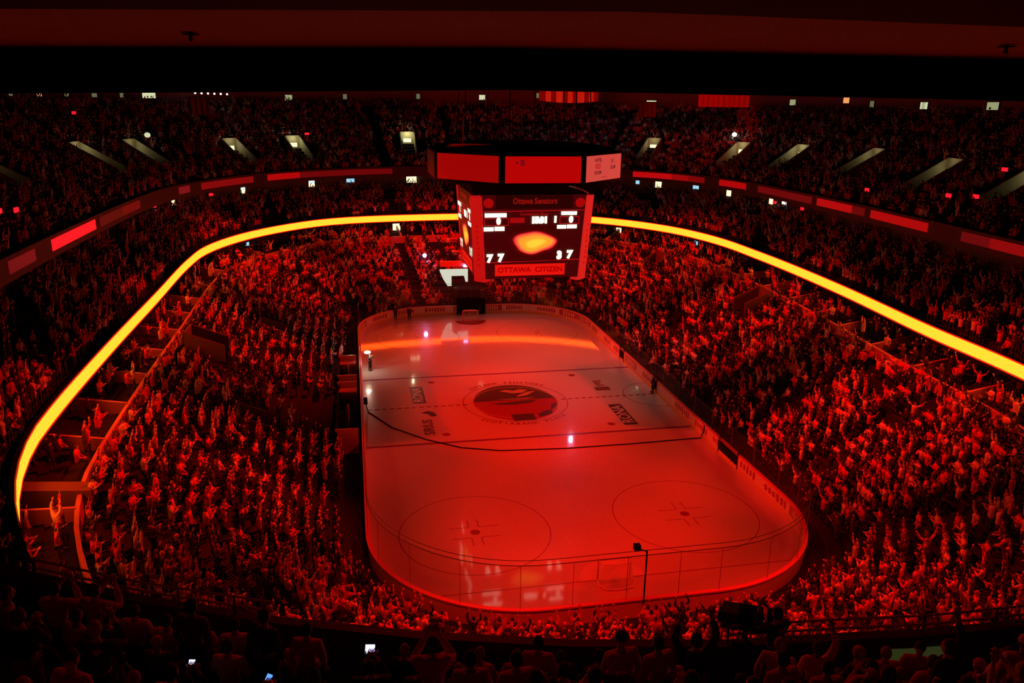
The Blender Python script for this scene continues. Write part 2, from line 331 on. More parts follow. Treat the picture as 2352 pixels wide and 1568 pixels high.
ice_sign('RONA', -8.2, 3.0, 4.2, 1.15, 'paint_black', 'paint_white', 1.25)
ice_sign('RONA', 8.3, -4.2, 4.6, 1.15, 'paint_black', 'paint_white', 1.35)
ice_sign('SIRIUS', -7.9, -4.4, 3.4, 1, None, 'paint_black', 1.15)
ice_sign('Bell', 8.5, 3.5, 2, 1, None, 'paint_red', 1.1, -1)
flat('ice_advert', [rect(7.8, 9.2, 1.6, 2.5)], 'paint_dark')
flat('ice_advert', [[(-8.3, -1.3), (-7.7, -1.7), (-7.5, -2.3), (-7.0, -2.1), (-7.2, -1.3), (-7.7, -.9)]], 'paint_black')
# cable on the ice, from one side boards to the other
xs = [(-12.75, .25, .95), (-12.7, -.1, .4), (-12.6, -.3, .03), (-10.8, -4.1, .03), (-8.3, -6.9, .03), (-5.9, -8.8, .03), (-3.1, -9.8, .03), (1.8, -10.2, .03), (7, -10.2, .03), (10.9, -10.05, .03), (12.7, -10.0, .03), (12.86, -10, .5), (12.93, -10, 1.07)]
cb = MB().tube(xs, .045, 6).build('cable', 'black'); tag(cb, 'thin black cable lying in an arc across the ice from boards to boards', 'cable')
bx = MB().box(-12.92, -12.6, .1, .6, .5, .95).build('junction_box', 'black'); tag(bx, 'small dark box on the left boards at the cable end', 'box')

# ---------------------------------------------------------------- boards and glass
boards = thing('dasher_boards', 'red-lit dasher boards around the ice with advert panels and tall glass', 'rink boards')
def loft(d0, z0, d1, z1, mb, mi=0, sel=None): strip(mb, np.full(NU, d0), z0, np.full(NU, d1), z1, mi, sel)
mb = MB(); loft(.0, .2, .0, 1.03, mb); loft(.12, 1.03, .12, -.02, mb); mb.build('board_panel', 'board', boards)
mb = MB(); loft(-.012, 0, -.012, .2, mb); loft(-.012, .2, .0, .2, mb); mb.build('kick_plate', 'kick', boards)
mb = MB(); loft(-.03, 1.03, -.03, 1.08, mb); loft(-.03, 1.08, .22, 1.08, mb); loft(.22, 1.08, .22, 1.0, mb); mb.build('cap_rail', 'cap', boards)
ENDZ = np.array([abs(RP[i][1]) > HY-RC-1.5 for i in range(NU)])
def gl_top(i): return 3.5 if ENDZ[i] else 2.65
seg0 = 0; groups = []
cur = [0]
for i in range(1, NU):
    if ENDZ[i] != ENDZ[i-1]: groups.append(cur); cur = [i-1, i]
    else: cur.append(i)
groups.append(cur+[0])
for gset in groups:
    mb = MB()
    for a, b in zip(gset[:-1], gset[1:]):
        zt = 3.5 if ENDZ[gset[len(gset)//2]] else 2.65
        A, B = RP[a]+RN[a]*.1, RP[b]+RN[b]*.1; mb.quad((*A, 1.08), (*B, 1.08), (*B, zt), (*A, zt))
    mb.build('glass_panel', 'glass', boards)
    mb = MB(); path = [(*(RP[i]+RN[i]*.1), zt) for i in gset]; mb.tube(path, .022, 5)
    if zt > 3: mb.tube([(p[0], p[1], 3.78) for p in path], .018, 5)
    mb.build('glass_top_edge', 'steel', boards)
# glass posts and advert panels
acc = 0; lastp = 0; lasta = 0; side_adverts = 0; k = 0; dd = np.linalg.norm(np.roll(RP, -1, 0)-RP, axis=1)
posts = []
for i in range(NU):
    acc += dd[i]
    if acc-lastp > 2.4: lastp = acc; posts.append(i)
for i in posts:
    q = RP[i]+RN[i]*.1; zt = gl_top(i)
    MB().box(q[0]-.012, q[0]+.012, q[1]-.012, q[1]+.012, 1.08, zt).build('glass_post', 'post', boards)
    if ENDZ[i]: pass
ad_rng = random.Random(3); i = 1
while i < NU-3:
    j = i; L = 0
    want = ad_rng.choice((2.4, 3.0, 3.6))
    while L < want and j < NU-1: L += dd[j]; j += 1
    mb = MB(); style = ad_rng.randrange(4); bg = ad_rng.choice((0, 0, 0, 0, 0, 2, 1))
    for a in range(i, j):
        A, B = RP[a]-RN[a]*.008, RP[a+1]-RN[a+1]*.008; mb.quad((*B, .3), (*A, .3), (*A, .98), (*B, .98), bg)
    # lettering-like bars of a sponsor panel
    nb = ad_rng.randrange(5, 9); s0 = i+.15*(j-i); s1 = j-.15*(j-i)
    for b in range(nb):
        t0 = s0+(s1-s0)*b/nb; t1 = t0+(s1-s0)/nb*.6; p0 = at(t0, -.02); p1 = at(t1, -.02); h = ad_rng.uniform(.18, .30)
        mb.quad((*p1, .64-h), (*p0, .64-h), (*p0, .64+h), (*p1, .64+h), 1 if bg == 0 else 0)
    if style == 0:
        p0 = at(s0, -.022); p1 = at(s1, -.022); mb.quad((*p1, .62), (*p0, .62), (*p0, .68), (*p1, .68), 2)
    mb.build('advert_panel', ['ad_light', 'ad_dark', 'ad_mid'], boards); i = j+ad_rng.choice((0, 0, 1))

# goals
def goal(y, s, label):
    t = thing('hockey_goal', label, 'goal', (0, y, 0), 0 if s < 0 else math.pi)
    t['group'] = 'hockey goals'
    fr = MB()
    for x in (-.915, .915): fr.tube([(x, 0, 0), (x, 0, 1.22)], .045, 8)
    fr.tube([(-.96, 0, 1.22), (.96, 0, 1.22)], .045, 8); fr.build('goal_frame', 'rail', t, True)
    b = MB(); b.tube([(-.915, 0, .06), (-1.0, -.6, .06), (-.7, -1.05, .06), (0, -1.12, .06), (.7, -1.05, .06), (1.0, -.6, .06), (.915, 0, .06)], .05, 6); b.build('base_frame', 'white', t, True)
    tp = MB(); tp.tube([(-.915, 0, 1.2), (-.75, -.45, 1.2), (0, -.56, 1.2), (.75, -.45, 1.2), (.915, 0, 1.2)], .03, 6); tp.tube([(0, -.56, 1.2), (0, -1.1, .06)], .03, 6); tp.build('top_frame', 'white', t, True)
    n = MB(); top = [(-.915, 0, 1.22), (-.75, -.45, 1.2), (0, -.56, 1.2), (.75, -.45, 1.2), (.915, 0, 1.22)]; bot = [(-.915, 0, .05), (-1.0, -.6, .05), (0, -1.12, .05), (1.0, -.6, .05), (.915, 0, .05)]
    for a in range(4): n.quad(bot[a], bot[a+1], top[a+1], top[a])
    n.poly(top); n.build('goal_netting', 'goal_net', t)
    MB().box(-.9, .9, -.35, -.2, .01, .2).build('skirt_pad', 'white', t)
goal(-89*FT, -1, 'white-netted hockey goal behind the near glass'); goal(89*FT, 1, 'small hockey goal at the far end of the ice')

# ---------------------------------------------------------------- LED ribbon and upper fascia signs
rib_sel = np.array([not (at(i, D1)[1] < -32.5 and at(i, D1)[0] < 24) for i in range(NU)])
rb = thing('ribbon_display', 'glowing yellow LED ribbon board running round the club level', 'LED board')
mb = MB(); strip(mb, D1-.30, 8.80, D1-.30, 9.60, 0, rib_sel); mb.build('led_screen', 'led', rb)
mb = MB(); strip(mb, D1-.31, 8.70, D1-.31, 8.80, 0, rib_sel); strip(mb, D1-.31, 9.60, D1-.31, 9.70, 0, rib_sel); mb.build('led_border', 'led_halo', rb)  # glowing red strips stand in for the halo around the ribbon
def px_u(px, py, z):   # pixel on the photo -> position along the ring (layout aid)
    r = CF+CR*((px-1176)/FPX)-CU*((py-784)/FPX); t = (z-CAMP.z)/r.z; p = CAMP+r*t; return locate(p.x, p.y)[0]
FS = [((20, 615), (72, 585), .22, .012), ((110, 566), (208, 515), .95, .04), ((215, 512), (268, 488), .10, .004), ((272, 486), (312, 468), .2, .004), ((430, 440), (458, 432), .3, .02), ((465, 430), (590, 412), .35, .006),
      ((620, 408), (690, 403), .7, .006), ((700, 402), (905, 392), .22, .004), ((1460, 400), (1530, 405), .8, .01), ((1535, 405), (1595, 411), .5, .006), ((1600, 412), (1625, 414), .3, .004), ((1650, 420), (1718, 429), .7, .006),
      ((1750, 434), (1855, 462), .22, .006), ((1868, 464), (1950, 480), .7, .008), ((1955, 482), (1990, 490), .18, .004), ((2000, 492), (2130, 525), .65, .006), ((2190, 542), (2262, 560), .2, .006), ((2268, 562), (2350, 585), .42, .006)]
POS = ['leftmost at the picture edge', 'brightest one, pinkish, on the left', 'dim one right after the bright left one', 'short dim one on the left', 'short pinkish one left of the far corner', 'long one over the far left corner', 'bright one left of the far middle', 'long dim one left of the scoreboard',
       'bright one just right of the scoreboard', 'second one right of the scoreboard', 'tiny one with lettering right of the scoreboard', 'bright one over the far right corner', 'long dim one on the right side', 'bright one before the red exit lamps', 'short dim one right of the red lamp', 'long bright one on the right', 'dim one near the right picture edge', 'last one at the right picture edge']
for (a, b, er, eg), lb in zip(FS, POS):
    ua, ub = px_u(*a, 15.2), px_u(*b, 15.2)
    if ua > ub: ua, ub = ub, ua
    if ub-ua > NU/2: ua, ub = ub, ua+NU
    ub = max(ub, ua+1)
    er = er if er > .8 else er*.6; m = emis('fascia_glow', (er, eg*.2, eg*.4)); n = int(ub-ua)+1
    mb = MB()
    for i in range(n):
        A, B = at(ua+(ub-ua)*i/n, D2-.12), at(ua+(ub-ua)*(i+1)/n, D2-.12); mb.hexa([(*A, 14.85), (*B, 14.85), (*at(ua+(ub-ua)*(i+1)/n, D2-.04), 14.85), (*at(ua+(ub-ua)*i/n, D2-.04), 14.85), (*A, 15.6), (*B, 15.6), (*at(ua+(ub-ua)*(i+1)/n, D2-.04), 15.6), (*at(ua+(ub-ua)*i/n, D2-.04), 15.6)])
    tag(mb.build('fascia_sign', m), 'lit red balcony sign, '+lb, 'sign', 'lit red signs on the upper balcony front')

# ---------------------------------------------------------------- scoreboard
sb = thing('hanging_scoreboard', 'four-sided red scoreboard with eight-sided sign ring hanging over centre ice', 'scoreboard', (.25, 0, 0))
ZT, ZB, WT, WB = 18.25, 11.85, 4.15, 3.78
for k in range(8):
    a = -math.pi/2+k*math.pi/4; c, s_ = math.cos(a), math.sin(a); ap = 7.25; hw = 3.0
    def F(x, z, o=0): return (c*(ap+o)-s_*x, s_*(ap+o)+c*x, z)
    bx_ = MB(); bx_.hexa([F(-hw, 19.15), F(hw, 19.15), F(hw, 19.15, -.5), F(-hw, 19.15, -.5), F(-hw, 21.35), F(hw, 21.35), F(hw, 21.35, -.5), F(-hw, 21.35, -.5)]); bx_.build('ring_housing', 'black', sb)
    colr = {0: (.46, .001, .001), 7: (.32, .001, .001), 1: (.62, .06, .045), 6: (.02, .0, .0)}.get(k, (.4, .002, .002))
    MB().quad(F(-hw+.24, 19.35, .03), F(hw-.24, 19.35, .03), F(hw-.24, 21.2, .03), F(-hw+.24, 21.2, .03)).build('ring_sign', emis('ring_sign_glow', colr), sb)
    X = Matrix(((-s_, 0, c, 0), (c, 0, s_, 0), (0, 1, 0, 0), (0, 0, 0, 1)))
    M.setdefault('sign_ink', emis('sign_ink', (.10, .004, .008))); M.setdefault('sign_ink2', emis('sign_ink_red', (.42, .008, .008)))
    if k == 0: text_mesh('ring_lettering', '\u2022 B', .55, 'sign_ink', sb, Matrix.Translation(F(-1.7, 20.75, .06)) @ X, .02)
    if k == 1:
        for (x, z, sz, tx, mm) in ((-1.0, 20.85, .34, 'HOTEL', 'sign_ink'), (-1.0, 20.4, .5, 'RED', 'sign_ink2'), (-1.0, 19.95, .34, 'ROOM', 'sign_ink'), (1.3, 20.7, .34, 'O 1', 'sign_ink'), (1.35, 20.25, .34, 'CLUB', 'sign_ink'), (0, 19.6, .2, '- - - - - - - -', 'sign_ink')):
            text_mesh('ring_lettering', tx, sz, mm, sb, Matrix.Translation(F(x, z, .06)) @ X, .012)
mb = MB(); o8 = [(7.8*math.cos(math.pi/8+k*math.pi/4), 7.8*math.sin(math.pi/8+k*math.pi/4)) for k in range(8)]
mb.poly([(x, y, 21.36) for x, y in o8]); mb.poly([(x*.99, y*.99, 19.15) for x, y in o8[::-1]])
for k in range(8):
    a, b = o8[k], o8[(k+1) % 8]; mb.quad((a[0]*.97, a[1]*.97, 21.36), (b[0]*.97, b[1]*.97, 21.36), (b[0]*.8, b[1]*.8, 21.75), (a[0]*.8, a[1]*.8, 21.75))
mb.poly([(x*.8, y*.8, 21.75) for x, y in o8]); mb.build('ring_frame', 'black', sb)
MB().hexa([(-4.6, -4.6, ZT), (4.6, -4.6, ZT), (4.6, 4.6, ZT), (-4.6, 4.6, ZT), (-4.9, -4.9, 19.2), (4.9, -4.9, 19.2), (4.9, 4.9, 19.2), (-4.9, 4.9, 19.2)]).build('neck', 'black', sb)
for k in range(8):
    x, y = o8[k]; MB().tube([(x*.7, y*.7, 21.7), (x*.6, y*.6, 33)], .04, 6).build('suspension_cable', 'steel', sb)
M['sb_face'] = emis('scoreboard_face', (.045, .0006, .0012)); M['sb_dark'] = emis('scoreboard_dark', (.014, .0004, .0004)); M['sb_red'] = emis('scoreboard_red', (.35, .002, .003))
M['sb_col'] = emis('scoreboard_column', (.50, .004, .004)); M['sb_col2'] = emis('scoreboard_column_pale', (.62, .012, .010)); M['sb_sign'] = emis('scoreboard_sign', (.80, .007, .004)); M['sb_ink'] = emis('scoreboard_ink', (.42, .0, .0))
M['sb_txt'] = emis('scoreboard_text', (.26, .004, .002)); M['sb_white'] = emis('scoreboard_digits', (2.4, 1.9, 1.35)); M['sb_line'] = emis('scoreboard_line', (.5, .004, .01))
def blob_mat():
    m = emis('video_picture', (.04, .0005, .0005)); nt = m.node_tree; b = nt.nodes['Principled BSDF']
    tc = nt.nodes.new('ShaderNodeTexCoord'); mp = nt.nodes.new('ShaderNodeMapping'); mp.inputs['Location'].default_value = (-.06, -.02, 0); mp.inputs['Scale'].default_value = (1.0, 1.0, 1)
    ns = nt.nodes.new('ShaderNodeTexNoise'); ns.inputs['Scale'].default_value = 1.1; ns.inputs['Detail'].default_value = 0
    ma = nt.nodes.new('ShaderNodeMixRGB'); ma.inputs[0].default_value = .22
    le = nt.nodes.new('ShaderNodeVectorMath'); le.operation = 'LENGTH'
    cr = nt.nodes.new('ShaderNodeValToRGB'); e = cr.color_ramp.elements
    e[0].position = .0; e[0].color = (1, .68, .04, 1); e[1].position = 1; e[1].color = (.04, .0005, .0005, 1)
    for p_, c_ in ((.25, (1, .62, .04, 1)), (.38, (1, .40, .02, 1)), (.55, (1, .33, .03, 1)), (.66, (1, .12, .05, 1)), (.74, (.8, .01, .02, 1)), (.80, (.08, .001, .001, 1))):
        x = e.new(p_); x.color = c_
    sub = nt.nodes.new('ShaderNodeVectorMath'); sub.operation = 'SUBTRACT'; sub.inputs[1].default_value = (.5, .5, .5)
    mul = nt.nodes.new('ShaderNodeVectorMath'); mul.operation = 'MULTIPLY'; mul.inputs[1].default_value = (.45, .45, 0)
    add = nt.nodes.new('ShaderNodeVectorMath'); add.operation = 'ADD'
    nt.links.new(tc.outputs['UV'], mp.inputs[0]); nt.links.new(mp.outputs[0], ns.inputs['Vector']); nt.links.new(ns.outputs['Color'], sub.inputs[0]); nt.links.new(sub.outputs[0], mul.inputs[0])
    nt.links.new(mp.outputs[0], add.inputs[0]); nt.links.new(mul.outputs[0], add.inputs[1]); nt.links.new(add.outputs[0], le.inputs[0]); nt.links.new(le.outputs['Value'], cr.inputs[0]); nt.links.new(cr.outputs[0], b.inputs['Emission Color']); nt.nodes.remove(ma)
    return m
M['video'] = blob_mat()
PXW = 30.4   # photo pixels per metre on the front face (layout unit)
for k in range(4):
    a = -math.pi/2+k*math.pi/2; c, s_ = math.cos(a), math.sin(a)
    def G(px, py, o=.02):   # face coordinates taken as (x from centre 1221, y) in layout units
        z = ZT-(py-444)/(637-444)*(ZT-ZB); w = WB+(WT-WB)*(z-ZB)/(ZT-ZB); x = (px-1221)/(118-5*(ZT-z)/(ZT-ZB))*w
        d = w+.55+o; return (c*d-s_*x, s_*d+c*x, z)
    def panel(name, x0, y0, x1, y1, m, o=.03, par=sb):
        q = MB(); q.hexa([G(x0, y1, o-.02), G(x1, y1, o-.02), G(x1, y0, o-.02), G(x0, y0, o-.02), G(x0, y1, o), G(x1, y1, o), G(x1, y0, o), G(x0, y0, o)]); return q.build(name, m, par)
    face = MB().hexa([G(1106, 637, -.6), G(1336, 637, -.6), G(1336, 444, -.6), G(1106, 444, -.6), G(1106, 637, 0), G(1336, 637, 0), G(1336, 444, 0), G(1106, 444, 0)]).build('display_face', 'sb_face', sb)
    def T(txt, px, py, h, m, bold=.03, sx=1.0, par=face, name='lettering'):
        p = G(px, py, .07); up = (Vector(G(px, py-10, .07))-Vector(p)).normalized(); rt = Vector((-s_, c, 0)); nn = rt.cross(up)
        X = Matrix(((rt.x, up.x, nn.x, p[0]), (rt.y, up.y, nn.y, p[1]), (rt.z, up.z, nn.z, p[2]), (0, 0, 0, 1)))
        return text_mesh(name, txt, h, m, par, X, bold, sx)
    hd = panel('header_sign', 1137, 444, 1305, 475, 'sb_dark'); T('Ottawa Senators', 1222, 458, .62, 'sb_txt', .02, .8, hd)
    for cxp in (1121, 1322):
        q = MB(); cc = [G(cxp+11*math.cos(t), 462+11*math.sin(t), .05) for t in [2*math.pi*i/20 for i in range(20)]]; q.poly(cc[::-1]); lg = q.build('team_emblem', 'sb_red', face)
        q = MB(); cc = [G(cxp+6*math.cos(t), 463+5*math.sin(t)-(2 if math.cos(t) > 0 else 0), .06) for t in [2*math.pi*i/9 for i in range(9)]]; q.poly(cc[::-1]); q.build('emblem_head', 'sb_ink', lg)
    def glow_bar(x0, y0, x1, y1, nm='name_bar'): return panel(nm, x0, y0, x1, y1, 'sb_white', .07, face)
    glow_bar(1112.5, 484.5, 1160, 493.5); glow_bar(1281, 482, 1316, 490)
    T('0', 1142.5, 503, .62, 'sb_white', .06, .9, name='score_digit'); T('0', 1304, 501, .62, 'sb_white', .06, .9, name='score_digit')
    for (x0, x1, yo) in ((1112, 1164, 0), (1279, 1322, -2)):
        q = MB()
        for (p0, p1) in (((x0, 496+yo), (x1, 496+yo)), ((x0, 512+yo), (x1, 512+yo)), ((x0, 496+yo), (x0, 512+yo)), ((x1, 496+yo), (x1, 512+yo)), ((x0+26, 496+yo), (x0+26, 512+yo))):
            q.tube([G(*p0, .05), G(*p1, .05)], .022, 4)
        q.build('score_frame', 'sb_line', face)
    for (x0, x1, y0, y1) in ((1110, 1131.5, 516, 525), (1133.5, 1155.5, 515, 524.5), (1273, 1294, 513, 521.5), (1296, 1318, 512.5, 521)): glow_bar(x0, y0, x1, y1, 'penalty_bar')
    T('15:31', 1233, 501.5, .60, 'sb_white', .07, .95, name='clock_digits'); T('1', 1268.5, 500.5, .60, 'sb_white', .06, 1, name='period_digit')
    panel('red_bar', 1168, 495, 1200, 507, 'sb_red', .05, face); T('Scotiabank Place', 1221, 487, .30, 'sb_txt', .01, 1.1)
    vs = panel('video_screen', 1158, 513, 1280, 597, 'sb_face', .05)
    q = MB(); q.quad(G(1164, 596, .07), G(1278, 596, .07), G(1278, 515, .07), G(1164, 515, .07)); vp = q.build('video_picture', 'video', vs)
    uv = vp.data.uv_layers.new(name='UVMap'); 
    for li, co in enumerate(((-.92, -1.32), (.92, -1.32), (.92, 1.22), (-.92, 1.22))): uv.data[li].uv = co
    for tx, px, py in (('7', 1122, 589), ('7', 1147, 588), ('3', 1282, 584), ('7', 1306, 583)): T(tx, px, py, .78, 'sb_white', .07, 1, name='shot_digit')
    q = MB(); q.tube([G(1108, 598, .05), G(1334, 594, .05)], .03, 4); q.build('trim_line', 'sb_line', face)
    q = MB(); q.tube([G(1108, 481, .05), G(1334, 479, .05)], .025, 4); q.build('trim_line', 'sb_line', face)
    sg = panel('sponsor_sign', 1134, 603, 1297, 630, 'sb_sign', .06); T('OTTAWA  CITIZEN', 1216, 616.5, .56, 'sb_ink', .02, 1.05, sg)
    # chamfered corner column
    def corner(z, w, o): return w+o
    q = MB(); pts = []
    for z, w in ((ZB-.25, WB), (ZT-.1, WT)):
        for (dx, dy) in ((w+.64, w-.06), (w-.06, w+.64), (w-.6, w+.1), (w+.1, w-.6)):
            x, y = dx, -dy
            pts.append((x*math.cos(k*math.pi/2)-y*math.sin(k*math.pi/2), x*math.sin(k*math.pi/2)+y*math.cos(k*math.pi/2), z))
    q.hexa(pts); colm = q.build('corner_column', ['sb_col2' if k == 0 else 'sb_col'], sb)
    A = (Vector(pts[0])+Vector(pts[1]))/2; B = (Vector(pts[4])+Vector(pts[5]))/2; rt = (Vector(pts[0])-Vector(pts[1])).normalized(); up = (B-A).normalized(); nn = rt.cross(up)
    for i, ch in enumerate('SENATORS'):
        p = A+(B-A)*(.66-.065*i)+nn*.03; X = Matrix(((rt.x, up.x, nn.x, p.x), (rt.y, up.y, nn.y, p.y), (rt.z, up.z, nn.z, p.z), (0, 0, 0, 1)))
        text_mesh('column_letter', ch, .42, 'sb_ink', colm, X @ Matrix.Rotation(R(-90), 4, 'Z'), .01)
MB().box(-WB-.3, WB+.3, -WB-.3, WB+.3, ZB-.05, ZB).build('underside', 'black', sb)
MB().tube([(2.2, -6.2, 19.1), (3.3, -5.6, 18.75), (4.0, -4.9, 18.45), (4.4, -4.3, 18.1)], .07, 8).build('conduit', mat('grey_conduit', (.5, .5, .55), .3, metal=.5), sb)

# ---------------------------------------------------------------- vomitories, box partitions, doors, lamps
def frame_at(u, d):  # tangent (x) / outward (y) frame
    p = at(u, d); n = nrm(u); return p, n
SKIP = []   # (x, y, radius, tier) no spectators here
def px_tier(px, py, tier):
    di, do, z0, z1, n = TIERS[tier]
    r = CF+CR*((px-1176)/FPX)-CU*((py-784)/FPX); best = None
    for i in range(60, 1500):
        p = CAMP+r*(i*.1); u, d = locate(p.x, p.y); s = (d-di[u])/(do[u]-di[u])
        if 0 <= s <= 1 and p.z <= z0+(z1-z0)*s: return u, d, s, Vector((p.x, p.y, z0+(z1-z0)*s))
    return None
def vomitory(u, d, z, tier, label, wall='cream', w=1.15, L=3.6, slope=.55, power=0, group=None, hgt=.95):
    p, n = frame_at(u, np.full(NU, d)); rz = math.atan2(n[1], n[0])-math.pi/2
    t = thing('stair_opening', label, 'stairway', (p[0], p[1], z), rz, group)
    for sx in (-1, 1):
        x0, x1 = sorted((sx*w, sx*(w+.16)))
        MB().hexa([(x0, 0, -.5), (x1, 0, -.5), (x1, L, -.5), (x0, L, -.5), (x0, 0, hgt), (x1, 0, hgt), (x1, L, hgt+L*slope), (x0, L, hgt+L*slope)]).build('side_wall', wall, t)
    MB().hexa([(-w, L-.15, -.3), (w, L-.15, -.3), (w, L, -.3), (-w, L, -.3), (-w, L-.15, hgt+L*slope), (w, L-.15, hgt+L*slope), (w, L, hgt+L*slope), (-w, L, hgt+L*slope)]).build('back_wall', wall, t)
    if power: MB().box(-w*.6, w*.6, L-.2, L-.16, .9+L*slope*.4, 1.2+L*slope*.5).build('doorway_light', 'glow_warm', t)
    SKIP.append((p[0]+n[0]*L/2, p[1]+n[1]*L/2, L*.62, tier))
    if power: lamp('stairway_lamp', 'POINT', (p[0]+n[0]*(L-.9), p[1]+n[1]*(L-.9), z+hgt+L*slope*.8+.3), power, (1, .9, .55), shadow_soft_size=.15)
    return t
ups = [(720, 365, 60, 'brightest, left of the far middle'), (925, 352, 110, 'left of the scoreboard ring'), (572, 375, 30, 'in the far left corner'), (385, 385, 16, 'left of the far corner'), (268, 400, 22, 'over the left side'), (60, 430, 8, 'near the left picture edge'),
       (1460, 365, 28, 'right of the scoreboard ring'), (1640, 378, 36, 'below a white lamp on the right'), (1785, 390, 36, 'over the far right corner'), (1925, 405, 16, 'right of the far right corner'), (2080, 440, 12, 'over the right side'), (2270, 470, 10, 'near the right picture edge')]
for px, py, pw, lb in ups:
    h = px_tier(px, py+8, 'upper')
    if h is None: continue
    u, d, s, q = h; vomitory(u, d, q.z, 'upper', 'pale walled stair opening in the upper stand, '+lb, power=pw*.5, L=4.6, w=1.0)
lows = [(640, 985, 'lower left stand beside near blue line'), (665, 770, 'lower left stand beside far faceoff circle'), (400, 800, 'high on the left stand'), (780, 520, 'far stand under the ribbon, left'), (1500, 610, 'far right corner stand'), (2010, 760, 'high on the right stand'), (1760, 700, 'right stand middle')]
for px, py, lb in lows:
    h = px_tier(px, py+6, 'lower')
    if h: u, d, s, q = h; vomitory(u, min(d, TIERS['lower'][1][u]-4), q.z, 'lower', 'dark stair opening with a low wall, '+lb, wall='wall', L=2.8, slope=.4, hgt=.8)
# partitions between the boxes behind the rail
k = 0
for i in range(0, NU, 5):
    a, b = at(i, D1-2.1), at(i, D1+2.6)
    q3 = project([(a[0], a[1], 6.9)])[0]
    if not (-400 < q3[0] < 2800 and q3[2] > 2): continue
    t_ = nrm(i); tx, ty = -t_[1]*.09, t_[0]*.09
    mb = MB(); mb.hexa([(a[0]-tx, a[1]-ty, 6.2), (a[0]+tx, a[1]+ty, 6.2), (b[0]+tx, b[1]+ty, 6.2), (b[0]-tx, b[1]-ty, 6.2), (a[0]-tx, a[1]-ty, 7.0), (a[0]+tx, a[1]+ty, 7.0), (b[0]+tx, b[1]+ty, 7.75), (b[0]-tx, b[1]-ty, 7.75)])
    sd = 'left' if a[0] < -18 else 'right' if a[0] > 18 else 'far' if a[1] > 0 else 'near'
    o = mb.build('box_partition', 'rail'); tag(o, 'low red-lit partition between boxes under the ribbon board, %s side' % sd, 'partition', 'box partitions under the ribbon on the %s side' % sd)
# wide pale stair wall at the near left end of the boxes
h = at(px_u(190, 1125, 6.8), D1-2.1); u_ = px_u(190, 1125, 6.8); n_ = nrm(u_); 
t = thing('stair_wall', 'wide tan stair wall under the near end of the ribbon on the left', 'wall', (h[0], h[1], 6.3), math.atan2(n_[1], n_[0])-math.pi/2)
MB().hexa([(-.5, -.5, 0), (.5, -.5, 0), (.5, 5.3, 0), (-.5, 5.3, 0), (-.5, -.5, .75), (.5, -.5, .75), (.5, 5.3, 1.7), (-.5, 5.3, 1.7)]).build('wall_body', mat('tan_wall', (.22, .17, .10), .8), t)
MB().hexa([(.5, .2, .2), (1.3, .2, .2), (1.3, 5.0, .5), (.5, 5.0, .5), (.5, .2, .45), (1.3, .2, .45), (1.3, 5.0, 1.1), (.5, 5.0, 1.1)]).build('step_edge', 'rail', t)
SKIP.append((h[0]+n_[0]*2.4, h[1]+n_[1]*2.4, 2.9, 'box'))
lamp('stairway_lamp', 'POINT', (h[0]-1.5, h[1]+.3, 9.2-.9), 1.2, (1, .45, .15), shadow_soft_size=.2)
# lit doorways
def door_light(name, px, py, z, dring, w, hh, m, label, cat='doorway', group=None):
    r = CF+CR*((px-1176)/FPX)-CU*((py-784)/FPX); t_ = (z-CAMP.z)/r.z; p = CAMP+r*t_; u, d = locate(p.x, p.y)
    q, n = frame_at(u, dring); rz = math.atan2(n[1], n[0])-math.pi/2
    t = thing(name, label, cat, (q[0], q[1], z-hh/2), rz, group)
    MB().box(-w/2, w/2, -.09, -.05, 0, hh).build('lit_opening', m, t)
    fr = MB(); fr.box(-w/2-.08, -w/2, -.12, -.03, 0, hh+.08); fr.box(w/2, w/2+.08, -.12, -.03, 0, hh+.08); fr.box(-w/2, w/2, -.12, -.03, hh, hh+.08); fr.build('door_frame', 'steel', t)
    return t
for px, w, lb in ((935, 1.1, 'tall, in the far middle'), (602, .7, 'small, in the far left corner'), (1415, .8, 'just right of the scoreboard'), (1610, .6, 'in the far right corner'), (1705, .6, 'right of the far corner'), (1950, .5, 'under the right ribbon')):
    py = {935: 530, 602: 553, 1415: 528, 1610: 553, 1705: 581, 1950: 688}[px]
    door_light('lit_doorway', px, py, 7.9, D1+2.78, w, 1.3 if px != 935 else 1.7, 'glow_warm' if px in (935, 1415) else 'glow_cool', 'lit doorway under the yellow ribbon, '+lb)
for px, py, w, m, lb in ((728, 425, .9, 'glow_warm', 'left of the far middle'), (925, 412, 1.5, 'glow_warm', 'widest, far middle'), (570, 432, .7, 'glow_warm', 'far left corner'), (396, 458, .7, 'glow_warm', 'left side'), (682, 417, .9, 'glow_cool', 'blue, left of the far middle'), (522, 432, .8, 'glow_cool', 'blue, far left corner'), (328, 475, 1.2, 'glow_cool', 'blue, on the left'),
                         (1455, 432, 1.0, 'glow_warm', 'just right of the scoreboard'), (1497, 416, .6, 'glow_cool', 'blue, right of the scoreboard'), (1570, 430, 1.0, 'glow_cool', 'wide blue, right of the scoreboard'), (1643, 440, .8, 'glow_warm', 'far right corner'), (1773, 458, .8, 'glow_warm', 'right of the far right corner'), (1828, 462, .9, 'glow_white', 'thin white one on the right'), (790, 412, 1.2, 'glow_cool', 'wide blue, far middle left')):
    door_light('suite_doorway', px, py, 13.9, D2+2.18, w, 1.15 if m == 'glow_warm' else .5, m, 'lit opening below the upper balcony, '+lb, 'doorway')
